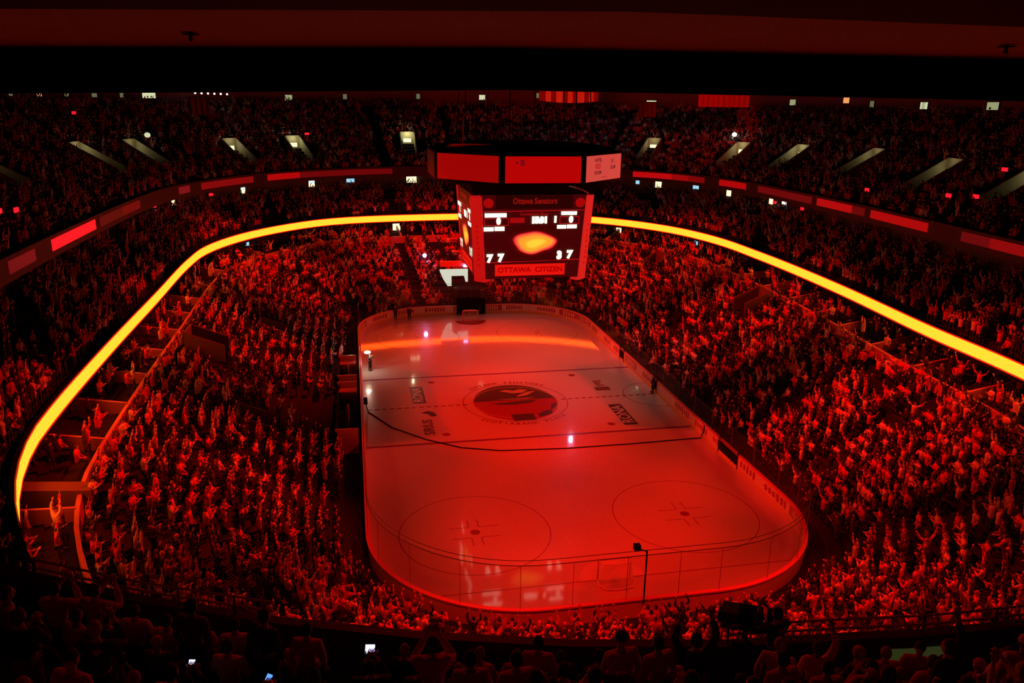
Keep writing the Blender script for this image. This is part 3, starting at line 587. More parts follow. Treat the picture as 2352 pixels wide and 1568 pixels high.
# lights along the top concourse
tops = [(25, 238, .5, 0), (72, 225, .8, 1), (140, 235, .6, 0), (195, 235, .7, 0), (285, 228, .5, 0), (360, 233, 1.9, 3), (640, 228, 1.1, 2), (808, 223, .6, 0), (960, 222, .6, 0), (1078, 224, 1.0, 3), (1230, 220, .5, 0), (1500, 245, 1.6, 3), (1605, 236, .4, 0), (1820, 236, .9, 2), (1970, 231, .9, 1), (2010, 240, .6, 0), (2095, 246, 1.1, 3), (2135, 244, .6, 0), (2285, 248, 1.6, 2)]
tm = [emis('concourse_dim', (.12, .12, .06)), emis('concourse_orange', (.9, .35, .12)), emis('concourse_mid', (.3, .32, .16)), emis('concourse_bright', (.65, .68, .4))]
DB = D2+20.35
for i, (px, py, w, b) in enumerate(tops):
    r = CF+CR*((px-1176)/FPX)-CU*((py-784)/FPX); p = None
    for s in range(400, 1700):
        q = CAMP+r*(s*.1); u, d = locate(q.x, q.y) if s % 5 == 0 else (None, None)
        if u is not None and d >= DB[u]: p = q; break
    if p is None: continue
    zz = min(max(p.z, 25.2), 26.6); qq, n = frame_at(u, DB); t = thing('concourse_window', 'small lit opening at the top of the far stand, number %s across from the left edge' % ('one two three four five six seven eight nine ten eleven twelve thirteen fourteen fifteen sixteen seventeen eighteen nineteen'.split()[i]), 'window', (qq[0], qq[1], zz), math.atan2(n[1], n[0])-math.pi/2)
    MB().box(-w/2, w/2, -.1, -.04, -.35, .45).build('lit_pane', tm[b], t); MB().box(-w/2-.07, w/2+.07, -.04, 0, -.42, .52).build('window_frame', 'steel', t)
# row of bright lamps above the left banner
for i in range(6):
    p = (-34.1+i*.85, 59.5, 25.62-.02*i); tag(MB().ball(p, .13).build('spot_lamp', 'glow_white'), 'small white lamp in a row above the dark red banner on the left', 'lamp', 'lamps above the left banner')
# exit lamps
for (px, py, tier, lb) in ((10, 542, 'upper', 'leftmost'), (48, 536, 'upper', 'second from the left edge'), (2170, 489, 'upper', 'big one on the right'), (2232, 494, 'upper', 'beside the big one on the right'), (1985, 470, 'upper', 'above the right balcony front'), (2298, 430, 'upper', 'near the right picture edge'), (707, 328, 'upper', 'above the bright stair opening'), (175, 288, 'upper', 'high on the left'), (1775, 490, 'club', 'in the club stand on the right'), (1838, 507, 'club', 'lower one in the right club stand'), (488, 473, 'club', 'in the left club stand'), (360, 503, 'club', 'lower one in the left club stand')):
    h = px_tier(px, py+10, tier)
    if h is None: continue
    u, d, s, q = h; n = nrm(u); t = thing('exit_lamp', 'glowing red exit lamp in the stand, '+lb, 'lamp', (q.x, q.y, q.z+1.7), math.atan2(n[1], n[0])-math.pi/2)
    MB().box(-.28, .28, -.06, .06, 0, .3).build('lamp_lens', 'exit_red', t); MB().box(-.33, .33, .06, .14, -.05, .35).build('lamp_housing', 'steel', t); MB().tube([(0, .1, -1.75), (0, .1, 0)], .03, 6).build('lamp_post', 'steel', t)
# white lamps in the stands
for (px, py, tier, lb) in ((1684, 330, 'upper', 'white lamp high in the right upper stand'), (343, 338, 'upper', 'pale lamp in the left upper stand')):
    h = px_tier(px, py+12, tier)
    if h: u, d, s, q = h; t = thing('stand_lamp', lb, 'lamp', (q.x, q.y, q.z)); MB().ball((0, 0, 2.0), (.35, .35, .3)).build('lamp_globe', 'glow_white' if px > 1000 else tm[3], t); MB().tube([(0, 0, 0), (0, 0, 1.8)], .04, 6).build('lamp_post', 'steel', t)
# follow spotlight in the far stand
t = thing('follow_spotlight', 'blinding blue-white spotlight among the far stand spectators', 'spotlight', (-4.1, 41.0, 5.4))
MB().tube([(0, .5, 0), (0, 0, .02)], [.16, .22], 14).build('lamp_housing', 'black', t); MB().ball((0, -.1, .02), (.26, .08, .26)).build('lamp_lens', emis('spot_lens', (14, 17, 40)), t)
MB().tube([(0, .3, 0), (0, .3, -1.45)], .03, 6).build('stand_pole', 'steel', t)
lamp('spotlight_beam', 'SPOT', (-4.1, 40.6, 5.4), 200, (.6, .7, 1), (-13.07, -62.98, 24.66), spot_size=R(40), spot_blend=1, shadow_soft_size=.2)
# rafters spotlight whose glare shows on the ice
t = thing('roof_spotlight', 'white spotlight hung under the roof beyond the scoreboard', 'spotlight', (20.8, 54.7, 28.6))
MB().tube([(0, 0, 4.4), (0, 0, .4)], .04, 6).build('hanger', 'steel', t); MB().tube([(0, .5, .3), (0, -.1, 0)], [.3, .35], 14).build('lamp_housing', 'black', t); MB().ball((0, -.2, -.05), (.26, .1, .26)).build('lamp_lens', emis('roof_lens', (70, 72, 130)), t)
# hanging banners
def hang(name, x0, x1, y, z0, z1, m, label, curve=0, stripes=None):
    t = thing(name, label, 'banner', ((x0+x1)/2, y, z1)); w = (x1-x0)/2; mb = MB(); n = 36
    for i in range(n):
        a, b = -w+2*w*i/n, -w+2*w*(i+1)/n; za = z0-z1+curve*((a/w)**2 if stripes else 0); zb = z0-z1+curve*((b/w)**2 if stripes else 0)
        mi = int(i*11/n) % 2 if stripes else 0
        ya, yb = .12*math.sin(a*9), .12*math.sin(b*9)
        mb.quad((a, ya, za), (b, yb, zb), (b, yb, 0), (a, ya, 0), mi)
    o = mb.build('banner_cloth', m, t); o.data.update(); s_ = o.modifiers.new('solid', 'SOLIDIFY'); s_.thickness = .02
    MB().tube([(-w, 0, .02), (w, 0, .02)], .05, 6).build('banner_bar', 'steel', t)
    for x in (-w*.8, w*.8): MB().tube([(x, 0, 0), (x, 0, 33-z1)], .02, 5).build('hanging_wire', 'steel', t)
M['ban1'] = mat('banner_red', (.85, .12, .1), .8); M['ban0'] = mat('banner_stripe_red', (.34, .02, .02), .8); M['ban2'] = mat('banner_pink', (.95, .75, .7), .8); M['ban3'] = mat('banner_dark', (.35, .05, .05), .8)
hang('striped_banner', 8.4, 15.6, 30, 24.95, 26.9, ['ban0', 'ban2'], 'red and pink striped bunting hanging over the far stand', .25, True)
hang('red_banner', 29.8, 36.6, 34, 24.75, 26.8, ['ban1'], 'plain bright red banner hanging on the right')
hang('dark_banner', -33.4, -30.9, 50, 22.9, 25.0, ['ban3'], 'dark red banner under the row of lamps on the left')
hang('dark_banner', 27.8, 30.4, 50, 23.2, 25.3, ['ban3'], 'dark red banner beside the cluster of white lights on the right')
for p in ((8, -2), (34, 30)): pass
lamp('red_spotlight', 'SPOT', (12, 10, 29.5), 6500, RED, (12, 30, 25.8), spot_size=R(30), spot_blend=.5); lamp('red_spotlight', 'SPOT', (26, 8, 29.5), 7000, RED, (33, 34, 25.8), spot_size=R(26), spot_blend=.5)

# ---------------------------------------------------------------- rinkside: gate, benches, cameras
t = thing('tunnel_gate', 'dark tunnel mouth with white lit arch behind the far boards', 'gate', (0, 32.2, 0))
MB().box(-1.2, 2.4, 0, 3.2, 0, 2.6).build('tunnel_body', 'black', t); MB().box(-1.3, -.9, -.3, .2, 0, 2.9).build('door_post', 'steel', t); MB().box(1.9, 2.5, -.3, .2, 0, 2.6).build('door_post', 'steel', t)
MB().box(-1.2, 2.3, -2.05, -1.7, .05, 1.9).build('gate_leaf', 'black', t)
arch = MB(); arch.poly([(-2.7, 3.3, 4.4), (-2.3, 3.3, 3.4), (-1.7, 3.3, 2.4), (-1.2, 3.3, 2.4), (-1.2, 3.3, 3.7), (.4, 3.3, 3.7), (.6, 3.3, 2.9), (.9, 3.3, 2.9), (.9, 3.3, 4.6), (-2.7, 3.3, 4.6)]); ao = arch.build('lit_arch', emis('arch_light', (.62, .66, .52)), t)
MB().box(-2.6, 1.1, 3.35, 3.6, 4.9, 5.6).build('red_fascia', 'cap', t); MB().box(.3, .9, 3.1, 3.3, 4.85, 5.15).build('blue_monitor', 'glow_phone', t)
SKIP.append((0, 35.5, 3.4, 'lower'))
def bench(y0, y1, label, x=-13.35, s=-1):
    t = thing('team_bench', label, 'bench', (x, (y0+y1)/2, 0)); h = (y1-y0)/2
    MB().box(min(0, s*1.7), max(0, s*1.7), -h, h, -.0, .12).build('bench_floor', 'black', t)
    MB().box(min(s*1.55, s*1.7), max(s*1.55, s*1.7), -h, h, .12, 1.9).build('back_panel', 'black', t)
    for y in (-h, h-.12): MB().box(min(s*.05, s*1.7), max(s*.05, s*1.7), y, y+.12, .1, 2.1).build('end_panel', 'rail', t)
    MB().box(min(s*.7, s*1.1), max(s*.7, s*1.1), -h+.3, h-.3, .12, .55).build('seat', 'steel', t)
    MB().box(min(s*.7, s*.82), max(s*.7, s*.82), -.06, .06, .1, 2.0).build('divider_post', 'rail', t)
    MB().box(min(s*.1, s*1.6), max(s*.1, s*1.6), h-1.2, h-.2, 1.5, 1.6).build('canopy_shelf', 'rail', t)
    SKIP.append((x+s*1.2, (y0+y1)/2, h*.9, 'lower'))
bench(3.2, 9.0, 'dark bench enclosure behind the left boards, farther one'); bench(-8.8, 1.6, 'long dark bench enclosure behind the left boards, nearer one')
tb = thing('white_table', 'pale draped table behind the left boards under the white lamp', 'table', (-14.1, 10.6, 0)); MB().box(-.6, .6, -.5, .5, 1.2, 1.28).build('table_top', 'white', tb); MB().box(-.6, .6, -.52, -.5, .55, 1.2).build('table_cloth', 'white', tb)
for x in (-.5, .5):
    for y in (-.4, .4): MB().box(x-.04, x+.04, y-.04, y+.04, 0, 1.2).build('leg', 'steel', tb)
lamp('table_lamp', 'POINT', (-13.9, 11.2, 2.6), 25, (1, .9, .7), shadow_soft_size=.1)
def pole_camera(loc, h, label):
    t = thing('pole_camera', label, 'camera', loc); MB().tube([(0, 0, 0), (0, 0, h)], .045, 8).build('pole', 'black', t)
    MB().tube([(0, 0, h*.97), (-.35, .15, h+.05)], .03, 6).build('bracket', 'black', t); b = MB().box(-.62, -.32, .0, .3, h, h+.28).build('camera_body', 'black', t); MB().tube([(-.47, .3, h+.14), (-.47, .5, h+.1)], .07, 10).build('lens', 'steel', b)
pole_camera((.31, -30.78, .9), 3.0, 'thin pole camera standing above the near end glass'); pole_camera((13.2, -4.3, 1.0), 2.8, 'dark pole camera on the right side boards')
for (y0, y1, lb) in ((-15.6, -12.6, 'open dark gate in the right boards, near blue line'), (9.2, 10.4, 'narrow dark gate in the right boards, far side'), (.2, 1.0, 'small dark gate in the right boards at the centre line')):
    g_ = thing('board_gate', lb, 'gate', (12.93, (y0+y1)/2, 0)); h = (y1-y0)/2; MB().box(-.0, .06, -h, h, .25, 1.1).build('gate_opening', 'black', g_); MB().box(-.03, .08, -h-.06, -h, .0, 1.6).build('gate_post', 'steel', g_); MB().box(-.03, .08, h, h+.06, .0, 1.6).build('gate_post', 'steel', g_)

# near terrace front: rail and glass-like guard
def near_pt(px, py, z):
    r = CF+CR*((px-1176)/FPX)-CU*((py-784)/FPX); t = (z-CAMP.z)/r.z; return CAMP+r*t
def guard(xa, xb, label):
    t = thing('guard_rail', label, 'railing'); ua, ub = locate(xa, -52)[0], locate(xb, -52)[0]
    for z in (16.02, 16.2):
        MB().tube([(*at(ua+(ub-ua)*i/14, D2+.05), z) for i in range(15)], .022, 6).build('rail_bar', 'rail', t)
    for i in range(0, 15, 3):
        q = at(ua+(ub-ua)*i/14, D2+.05); MB().tube([(*q, 15.8), (*q, 16.22)], .02, 6).build('rail_post', 'steel', t)
guard(-23, -15.5, 'thin red-lit guard rail along the near balcony edge, left'); guard(-6.5, 1.5, 'thin red-lit guard rail along the near balcony edge, right')
p = near_pt(2100, 1462, 15.75)
t = thing('lit_stair_panel', 'dim greenish lit panel behind the near balcony rail on the right', 'wall', (p.x, p.y-.15, 15.3), R(-8))
MB().hexa([(-.55, 0, .0), (.5, 0, .05), (.5, .05, .05), (-.55, .05, 0), (-.55, 0, .32), (.7, 0, .32), (.7, .05, .32), (-.55, .05, .32)]).build('lit_panel', emis('green_wall_glow', (.022, .026, .006)), t)  # wall emission stands in for the greenish light falling on it
MB().box(-.62, -.55, -.02, .07, -.2, .4).build('panel_post', 'black', t)

# ---------------------------------------------------------------- people
SHO, HIP, NECK = .20, .10, 1.47
def joints(pose, v=0):
    J = dict(pel=(0, 0, .95), waist=(0, 0, 1.12), chest=(0, .01, 1.33), neck=(0, .0, 1.47), head=(0, .03, 1.62), top=(0, .02, 1.76))
    for s, k in ((-1, 'l'), (1, 'r')):
        J['hip'+k] = (s*.10, 0, .92); J['kne'+k] = (s*.115, .03, .50); J['ank'+k] = (s*.12, -.01, .09); J['toe'+k] = (s*.14, .15, .04); J['sho'+k] = (s*.19, 0, 1.41)
    def arm(k, e, h): J['elb'+k] = e; J['han'+k] = h
    if pose == 'raise': arm('l', (-.33, .06, 1.66), (-.27+v*.1, .10, 1.93)); arm('r', (.33, .06, 1.66), (.26, .12, 1.94))
    elif pose == 'wide': arm('l', (-.42, .05, 1.58), (-.55, .1, 1.83)); arm('r', (.40, .05, 1.60), (.50, .08, 1.86))
    elif pose == 'clap': arm('l', (-.29, .10, 1.17), (-.05, .34, 1.32)); arm('r', (.29, .10, 1.17), (.05, .35, 1.33))
    elif pose == 'one': arm('l', (-.27, -.02, 1.14), (-.24, .12, .92)); arm('r', (.30, .06, 1.68), (.22, .12, 1.96))
    elif pose == 'photo': arm('l', (-.27, .20, 1.27), (-.07, .36, 1.56)); arm('r', (.27, .20, 1.27), (.07, .36, 1.56))
    elif pose == 'down': arm('l', (-.27, -.03, 1.14), (-.25, .08, .90)); arm('r', (.27, -.03, 1.14), (.25, .08, .90))
    else: # seated, hands on lap
        arm('l', (-.27, .04, 1.16), (-.10, .28, 1.02)); arm('r', (.27, .04, 1.16), (.10, .28, 1.02))
    if pose == 'sit':
        for n in list(J):
            if n[:3] not in ('kne', 'ank', 'toe'): J[n] = (J[n][0], J[n][1]-.12, J[n][2]-.42)
        for s, k in ((-1, 'l'), (1, 'r')):
            J['kne'+k] = (s*.14, .36, .52); J['ank'+k] = (s*.13, .32, .10); J['toe'+k] = (s*.14, .48, .05)
    return {k: Vector(v_) for k, v_ in J.items()}
POSES = ['raise', 'wide', 'clap', 'one', 'photo', 'down', 'sit']

def lowpoly(pose):
    """verts, faces, part per face: 0 skin 1 shirt 2 trousers 3 hair"""
    J = joints(pose); mb = MB()
    for k_ in J: J[k_].x *= 1.12
    def limb(a, b, ra, rb, mi, n=4): mb.tube([J[a] if isinstance(a, str) else a, J[b] if isinstance(b, str) else b], [ra, rb], n, mi, True)
    def ringz(c, rx, ry, n=6): return [(c[0]+rx*math.cos(2*math.pi*i/n), c[1]+ry*math.sin(2*math.pi*i/n), c[2]) for i in range(n)]
    rs = [ringz(J['pel']-Vector((0, 0, .08)), .20, .15), ringz(J['waist'], .19, .14), ringz(J['chest'], .235, .16), ringz(J['neck']-Vector((0, 0, .03)), .18, .11)]
    b = len(mb.v)
    for r in rs: mb.v += r
    for i in range(3):
        for k in range(6): mb.f.append((b+i*6+k, b+i*6+(k+1) % 6, b+(i+1)*6+(k+1) % 6, b+(i+1)*6+k)); mb.m.append(1)
    mb.f.append(tuple(b+18+k for k in range(6))); mb.m.append(1)
    for k in 'lr':
        limb('sho'+k, 'elb'+k, .08, .068, 1); d = (J['han'+k]-J['elb'+k]).normalized(); limb('elb'+k, J['han'+k]-d*.02, .065, .048, 1); limb(J['han'+k]-d*.03, J['han'+k]+d*.14, .052, .045, 0)
        limb('hip'+k, 'kne'+k, .095, .07, 2); limb('kne'+k, 'ank'+k, .07, .05, 2)
    h = J['head']; n0 = len(mb.f); mb.ball((h.x, h.y, h.z), (.10, .115, .135), 0, 6, 5)
    for i in range(n0, len(mb.f)):
        c = sum((Vector(mb.v[q]) for q in mb.f[i]), Vector())/len(mb.f[i])
        if c.z > h.z+.045 or c.y < h.y-.03: mb.m[i] = 3
    return mb
LP = [lowpoly(p) for p in POSES]

# candidate places in every tier
SH = [('red', (.70, .03, .03)), ('white', (.82, .80, .80)), ('black', (.03, .03, .035)), ('dark', (.10, .06, .06)), ('pale red', (.85, .30, .28))]
SHP = [.30, .18, .34, .12, .06]
P_X, P_Y, P_Z, P_A, P_T, P_ROW = [], [], [], [], [], []
for ti, (tn, prob) in enumerate((('lower', .84), ('box', .5), ('club', .86), ('upper', .90))):
    di, do, z0, z1, n = TIERS[tn]; rz = (z1-z0)/n
    for k in range(n):
        d = di+(do-di)*(k+.42)/n; g = ring(d); seg = np.linalg.norm(np.roll(g, -1, 0)-g, axis=1); cum = np.concatenate([[0], np.cumsum(seg)]); T = cum[-1]
        s = np.arange(0, T, .60)+rng.uniform(-.07, .07, int(np.ceil(T/.60))); u = np.interp(s, cum, np.arange(NU+1))
        base = np.linalg.norm(np.roll(RP, -1, 0)-RP, axis=1); bc = np.concatenate([[0], np.cumsum(base)]); bs = np.interp(u, np.arange(NU+1), bc)
        arcw = .9*T/bc[-1]**0 if False else .9
        lo_ = np.interp(u, np.arange(NU)+.5, smooth(base/np.maximum(seg, 1e-6), 2)); wid = .62*lo_
        keep = (np.abs((bs+2.3) % 7.3-3.65) > wid) & (rng.random(len(s)) < prob)
        # empty patches
        pt = at(u, d); nn = nrm(u)
        pn = np.sin(pt[:, 0]*.35+k*.21)*np.sin(pt[:, 1]*.27-k*.33)
        keep &= ~((pn > .80) & (rng.random(len(s)) < .85)) if tn != 'upper' else True
        pt = pt+nn*rng.uniform(-.10, .10, (len(s), 1))
        for (sx, sy, sr, st) in SKIP:
            if st == tn: keep &= np.hypot(pt[:, 0]-sx, pt[:, 1]-sy) > sr
        near = (pt[:, 1] < -44)
        if tn == 'upper': keep &= ~(near & (k > 6)); keep &= k < 22
        if tn == 'box': keep &= np.abs((u+2.5) % 5-2.5)*np.interp(u, np.arange(NU)+.5, seg) > .45
        ang = np.arctan2(nn[:, 1], nn[:, 0])+math.pi/2
        q = keep; P_X.append(pt[q, 0]); P_Y.append(pt[q, 1]); P_Z.append(np.full(q.sum(), z0+rz*k)); P_A.append(ang[q]+rng.normal(0, .25, q.sum())); P_T.append(np.full(q.sum(), ti)); P_ROW.append(np.full(q.sum(), k))
PX, PY, PZ, PA, PT, PRW = map(np.concatenate, (P_X, P_Y, P_Z, P_A, P_T, P_ROW))
pj = project(np.stack([PX, PY, PZ+1.3], 1))
edge = np.interp(pj[:, 0], [-400, -20, 0, 190, 500, 840, 1176, 1770, 2200, 2600], [1290, 1270, 1270, 1340, 1392, 1440, 1478, 1440, 1446, 1446])
vis = (pj[:, 2] > 1) & (pj[:, 0] > -450) & (pj[:, 0] < 2800) & (pj[:, 1] > 120) & (pj[:, 1] < 1900)
isdeck = (PT == 3) & (PY < -40)
vis &= isdeck | (pj[:, 1] < edge+60)
vis &= ~(isdeck & ((pj[:, 1] > 1760) | (pj[:, 2] < 6)))
# keep clear the places taken by the phone holders and the broadcast camera crew
for (qx, qy, qr) in ((-13.1, -52.57, .75), (-15.72, -52.77, .75), (-14.57, -53.37, .75), (-6.6, -52.3, 1.5), (-13.2, -51.6, .6), (-13.1, -53.8, .7), (-15.2, -53.9, .7), (-14.3, -54.4, .9), (-2.2, -53.0, 1.2)):
    vis &= ~(isdeck & (np.hypot(PX-qx, PY-qy) < qr))
PX, PY, PZ, PA, PT, PRW, pj, edge, isdeck = (a[vis] for a in (PX, PY, PZ, PA, PT, PRW, pj, edge, isdeck))
NP = len(PX)
standing_p = np.array([.26, .08, .30, .10, .05, .12, .09])
pose_i = rng.choice(7, NP, p=standing_p); up_m = PT == 3
pose_i[up_m] = rng.choice(7, up_m.sum(), p=[.08, .02, .26, .05, .03, .28, .28])
shirt_i = rng.choice(5, NP, p=SHP); scale = rng.uniform(.93, 1.06, NP); lean = rng.normal(0, .05, NP)
# ----- the nearest, largest ones become individuals
inframe = (pj[:, 0] > 0) & (pj[:, 0] < 2352) & (pj[:, 1] < 1600)
cand_deck = np.where(isdeck & inframe & (pj[:, 1] > 1380))[0]
cand_low = np.where(~isdeck & inframe & (pj[:, 1] < edge-8) & (PT <= 1))[0]
cand_deck = cand_deck[np.argsort(pj[cand_deck, 2])][:92]
NIND = 292
cand_low = cand_low[np.argsort(pj[cand_low, 2])][:NIND-len(cand_deck)]
pose_i[isdeck] = rng.choice(7, isdeck.sum(), p=[.03, .01, .12, .03, .05, .30, .46])
pose_i[isdeck & (PRW < 1)] = 6
indiv = np.concatenate([cand_deck, cand_low]); mass = np.ones(NP, bool); mass[indiv] = False
print('people', NP, 'deck', len(cand_deck), 'low', len(cand_low))

PM = dict(skin=[mat('skin', (.62, .36, .26), .6), mat('skin_dark', (.30, .16, .11), .6)], hair=[mat('hair_brown', (.07, .04, .025), .8), mat('hair_black', (.02, .018, .016), .8), mat('hair_fair', (.4, .28, .15), .8)],
          trousers=[mat('denim', (.06, .08, .14), .8), mat('black_trousers', (.02, .02, .02), .8), mat('khaki', (.3, .25, .18), .8)], shirt=[mat('cloth_'+n.replace(' ', '_'), c, .85) for n, c in SH])
# ----- the rest: one crowd object
def build_crowd():
    slots = [PM['skin'][0]]+PM['shirt']+[PM['trousers'][0], PM['hair'][0]]
    V, LS, LT, LV, MI = [], [], [], [], []; vo = 0; lo = 0
    for pi in range(7):
        mb = LP[pi]; bv = np.array(mb.v); ids = np.where(mass & (pose_i == pi))[0]; nv = len(bv)
        if not len(ids): continue
        c, s = np.cos(PA[ids]), np.sin(PA[ids]); sc = scale[ids]
        x = bv[None, :, 0]+bv[None, :, 2]*lean[ids][:, None]; y = np.broadcast_to(bv[None, :, 1], x.shape); z = np.broadcast_to(bv[None, :, 2], x.shape)
        X = (x*c[:, None]-y*s[:, None])*sc[:, None]+PX[ids][:, None]; Y = (x*s[:, None]+y*c[:, None])*sc[:, None]+PY[ids][:, None]; Z = z*sc[:, None]+PZ[ids][:, None]
        V.append(np.stack([X, Y, Z], -1).reshape(-1, 3))
        fl = np.array([len(f) for f in mb.f]); fv = np.concatenate([np.array(f) for f in mb.f]); m = np.array(mb.m)
        n = len(ids); LV.append((fv[None, :]+(vo+np.arange(n)*nv)[:, None]).ravel()); LT.append(np.tile(fl, n))
        mm = np.tile(m, (n, 1)); sh = shirt_i[ids][:, None]
        out = np.where(mm == 0, 0, np.where(mm == 1, 1+sh, np.where(mm == 2, 6, 7))); MI.append(out.ravel()); vo += n*nv
    V = np.concatenate(V); LV = np.concatenate(LV); LT = np.concatenate(LT); MI = np.concatenate(MI); LS = np.concatenate([[0], np.cumsum(LT)[:-1]])
    me = bpy.data.meshes.new('crowd'); me.vertices.add(len(V)); me.vertices.foreach_set('co', V.astype(np.float32).ravel())
    me.loops.add(len(LV)); me.loops.foreach_set('vertex_index', LV.astype(np.int32)); me.polygons.add(len(LT)); me.polygons.foreach_set('loop_start', LS.astype(np.int32)); me.polygons.foreach_set('loop_total', LT.astype(np.int32))
    me.polygons.foreach_set('material_index', MI.astype(np.int32)); me.update(calc_edges=True)
    for s in slots: me.materials.append(s)
    o = bpy.data.objects.new('crowd', me); COL.objects.link(o); tag(o, 'thousands of distant spectators filling the stands all round the rink', 'crowd', None, 'stuff')
build_crowd()

# ----- detailed figures
def skin_me(name, nodes, edges, root, sub=1):
    keys = list(nodes); me = bpy.data.meshes.new(name); me.from_pydata([nodes[k][0] for k in keys], [(keys.index(a), keys.index(b)) for a, b in edges], [])
    o = bpy.data.objects.new('tmp', me); COL.objects.link(o); md = o.modifiers.new('s', 'SKIN'); md.use_smooth_shade = True
    for i, k in enumerate(keys):
        r = nodes[k][1]; me.skin_vertices[0].data[i].radius = r if isinstance(r, tuple) else (r, r); me.skin_vertices[0].data[i].use_root = (k == root)
    if sub: o.modifiers.new('u', 'SUBSURF').levels = sub
    out = bpy.data.meshes.new_from_object(o.evaluated_get(bpy.context.evaluated_depsgraph_get())); bpy.data.objects.remove(o); out.name = name
    out.polygons.foreach_set('use_smooth', [True]*len(out.polygons)); return out
def hand(mb, wrist, d, side, curl):
    d = d.normalized(); s = Vector((side, 0, 0)); s = (s-d*s.dot(d)).normalized(); n = d.cross(s); a, b, c = wrist, wrist+d*.09, None
    q = [a-s*.025-n*.012, a+s*.025-n*.012, a+s*.025+n*.012, a-s*.025+n*.012, b-s*.042-n*.012, b+s*.042-n*.012, b+s*.042+n*.012, b-s*.042+n*.012]; mb.hexa(q)
    for i, L in enumerate((.066, .076, .072, .056)):
        o = b+s*(-.031+.021*i); m = o+d*L*.5; e = m+(d*(1-curl)+n*curl*side).normalized()*L*.5; mb.tube([o-d*.01, m, e], [.0105, .009, .007], 5)
    o = a+d*.03-s*.028; mb.tube([o, o+(d*.6-s*.8)*.035, o+(d*.9-s*.75)*.055], [.012, .011, .008], 5)
def figure(pose):
    J = joints(pose, .3); nodes = {}; E_ = []
    rad = dict(pel=(.135, .10), waist=(.12, .09), chest=(.15, .105), neck=.055, hipl=.085, hipr=.085, knel=.06, kner=.06, ankl=.042, ankr=.042, toel=.035, toer=.035, shol=.062, shor=.062, elbl=.043, elbr=.043, hanl=.028, hanr=.028)
    nodes = {k: (J[k], rad[k]) for k in rad}
    E_ = [('pel', 'waist'), ('waist', 'chest'), ('chest', 'neck')]
    for k in 'lr': E_ += [('pel', 'hip'+k), ('hip'+k, 'kne'+k), ('kne'+k, 'ank'+k), ('ank'+k, 'toe'+k), ('chest', 'sho'+k), ('sho'+k, 'elb'+k), ('elb'+k, 'han'+k)]
    body = skin_me('person_body', nodes, E_, 'pel', 1)
    bm = bmesh.new(); bm.from_mesh(body); h = J['head']
    mb = MB(); mb.ball((h.x, h.y, h.z), (.078, .095, .118), 0, 14, 10)
    for i, v in enumerate(mb.v):
        x, y, z = v[0]-h.x, v[1]-h.y, v[2]-h.z
        if z < -.04: y += .012*(1 if y > 0 else 0); x *= .86
        mb.v[i] = (h.x+x, h.y+y, h.z+z)
    mb.hexa([(h.x-.012, h.y+.08, h.z-.03), (h.x+.012, h.y+.08, h.z-.03), (h.x+.016, h.y+.118, h.z-.028), (h.x-.016, h.y+.118, h.z-.028), (h.x-.008, h.y+.08, h.z+.02), (h.x+.008, h.y+.08, h.z+.02), (h.x+.006, h.y+.1, h.z+.02), (h.x-.006, h.y+.1, h.z+.02)])
    mb.tube([(h.x, h.y, h.z-.09), tuple(J['neck']-Vector((0, 0, .03)))], [.05, .056], 10)
    for s in (-1, 1): mb.ball((h.x+s*.079, h.y-.005, h.z-.005), (.012, .022, .032), 0, 6, 5); mb.ball((h.x+s*.03, h.y+.087, h.z+.012), (.014, .01, .008), 1, 6, 5)
    mb.box(h.x-.025, h.x+.025, h.y+.08, h.y+.097, h.z-.062, h.z-.054, 1)
    hn = MB()
    for s, k in ((-1, 'l'), (1, 'r')):
        d = J['han'+k]-J['elb'+k]; hand(hn, J['han'+k]-d.normalized()*.01, d, -s, {'photo': .8, 'sit': .5, 'down': .4}.get(pose, .15))
    for part in (mb, hn):
        me = part.mesh('p', True); bm.from_mesh(me); bpy.data.meshes.remove(me)
    body2 = bpy.data.meshes.new('person_body'); bm.to_mesh(body2); bm.free(); body2.materials.append(PM['skin'][0]); body2.materials.append(PM['hair'][1])
    sn = {k: (J[k], tuple(a*1.13+.012 for a in rad[k]) if isinstance(rad[k], tuple) else rad[k]*1.15+.016) for k in ('pel', 'waist', 'chest', 'shol', 'shor', 'elbl', 'elbr')}
    sn['neckb'] = (J['neck']-Vector((0, 0, .035)), .07); se = [('pel', 'waist'), ('waist', 'chest'), ('chest', 'neckb')]
    for k in 'lr': sn['cuff'+k] = (J['elb'+k].lerp(J['han'+k], .82), .047); se += [('chest', 'sho'+k), ('sho'+k, 'elb'+k), ('elb'+k, 'cuff'+k)]
    jer = skin_me('jersey', sn, se, 'pel', 1)
    tn = {k: (J[k], tuple(a+.012 for a in rad[k]) if isinstance(rad[k], tuple) else rad[k]+.022) for k in ('pel', 'hipl', 'hipr', 'knel', 'kner')}; te = []
    for k in 'lr': tn['hem'+k] = (J['ank'+k]+Vector((0, 0, .03)), .062); te += [('pel', 'hip'+k), ('hip'+k, 'kne'+k), ('kne'+k, 'hem'+k)]
    tro = skin_me('trousers', tn, te, 'pel', 1)
    sh = MB()
    for k in 'lr':
        a, b = J['ank'+k], J['toe'+k]; sh.tube([(a.x, a.y-.06, .045), (a.x, a.y+.03, .055), (b.x, b.y, .042), (b.x, b.y+.05, .03)], [.04, .05, .045, .025], 8)
    hr = MB(); hr.ball((h.x, h.y-.012, h.z+.012), (.088, .098, .122), 0, 14, 10)
    keep = [i for i, f in enumerate(hr.f) if (lambda c: c.z > h.z+.055 or (c.y < h.y-.01 and c.z > h.z-.07))(sum((Vector(hr.v[q]) for q in f), Vector())/len(f))]
    hr.f = [hr.f[i] for i in keep]; hr.m = [0]*len(hr.f)
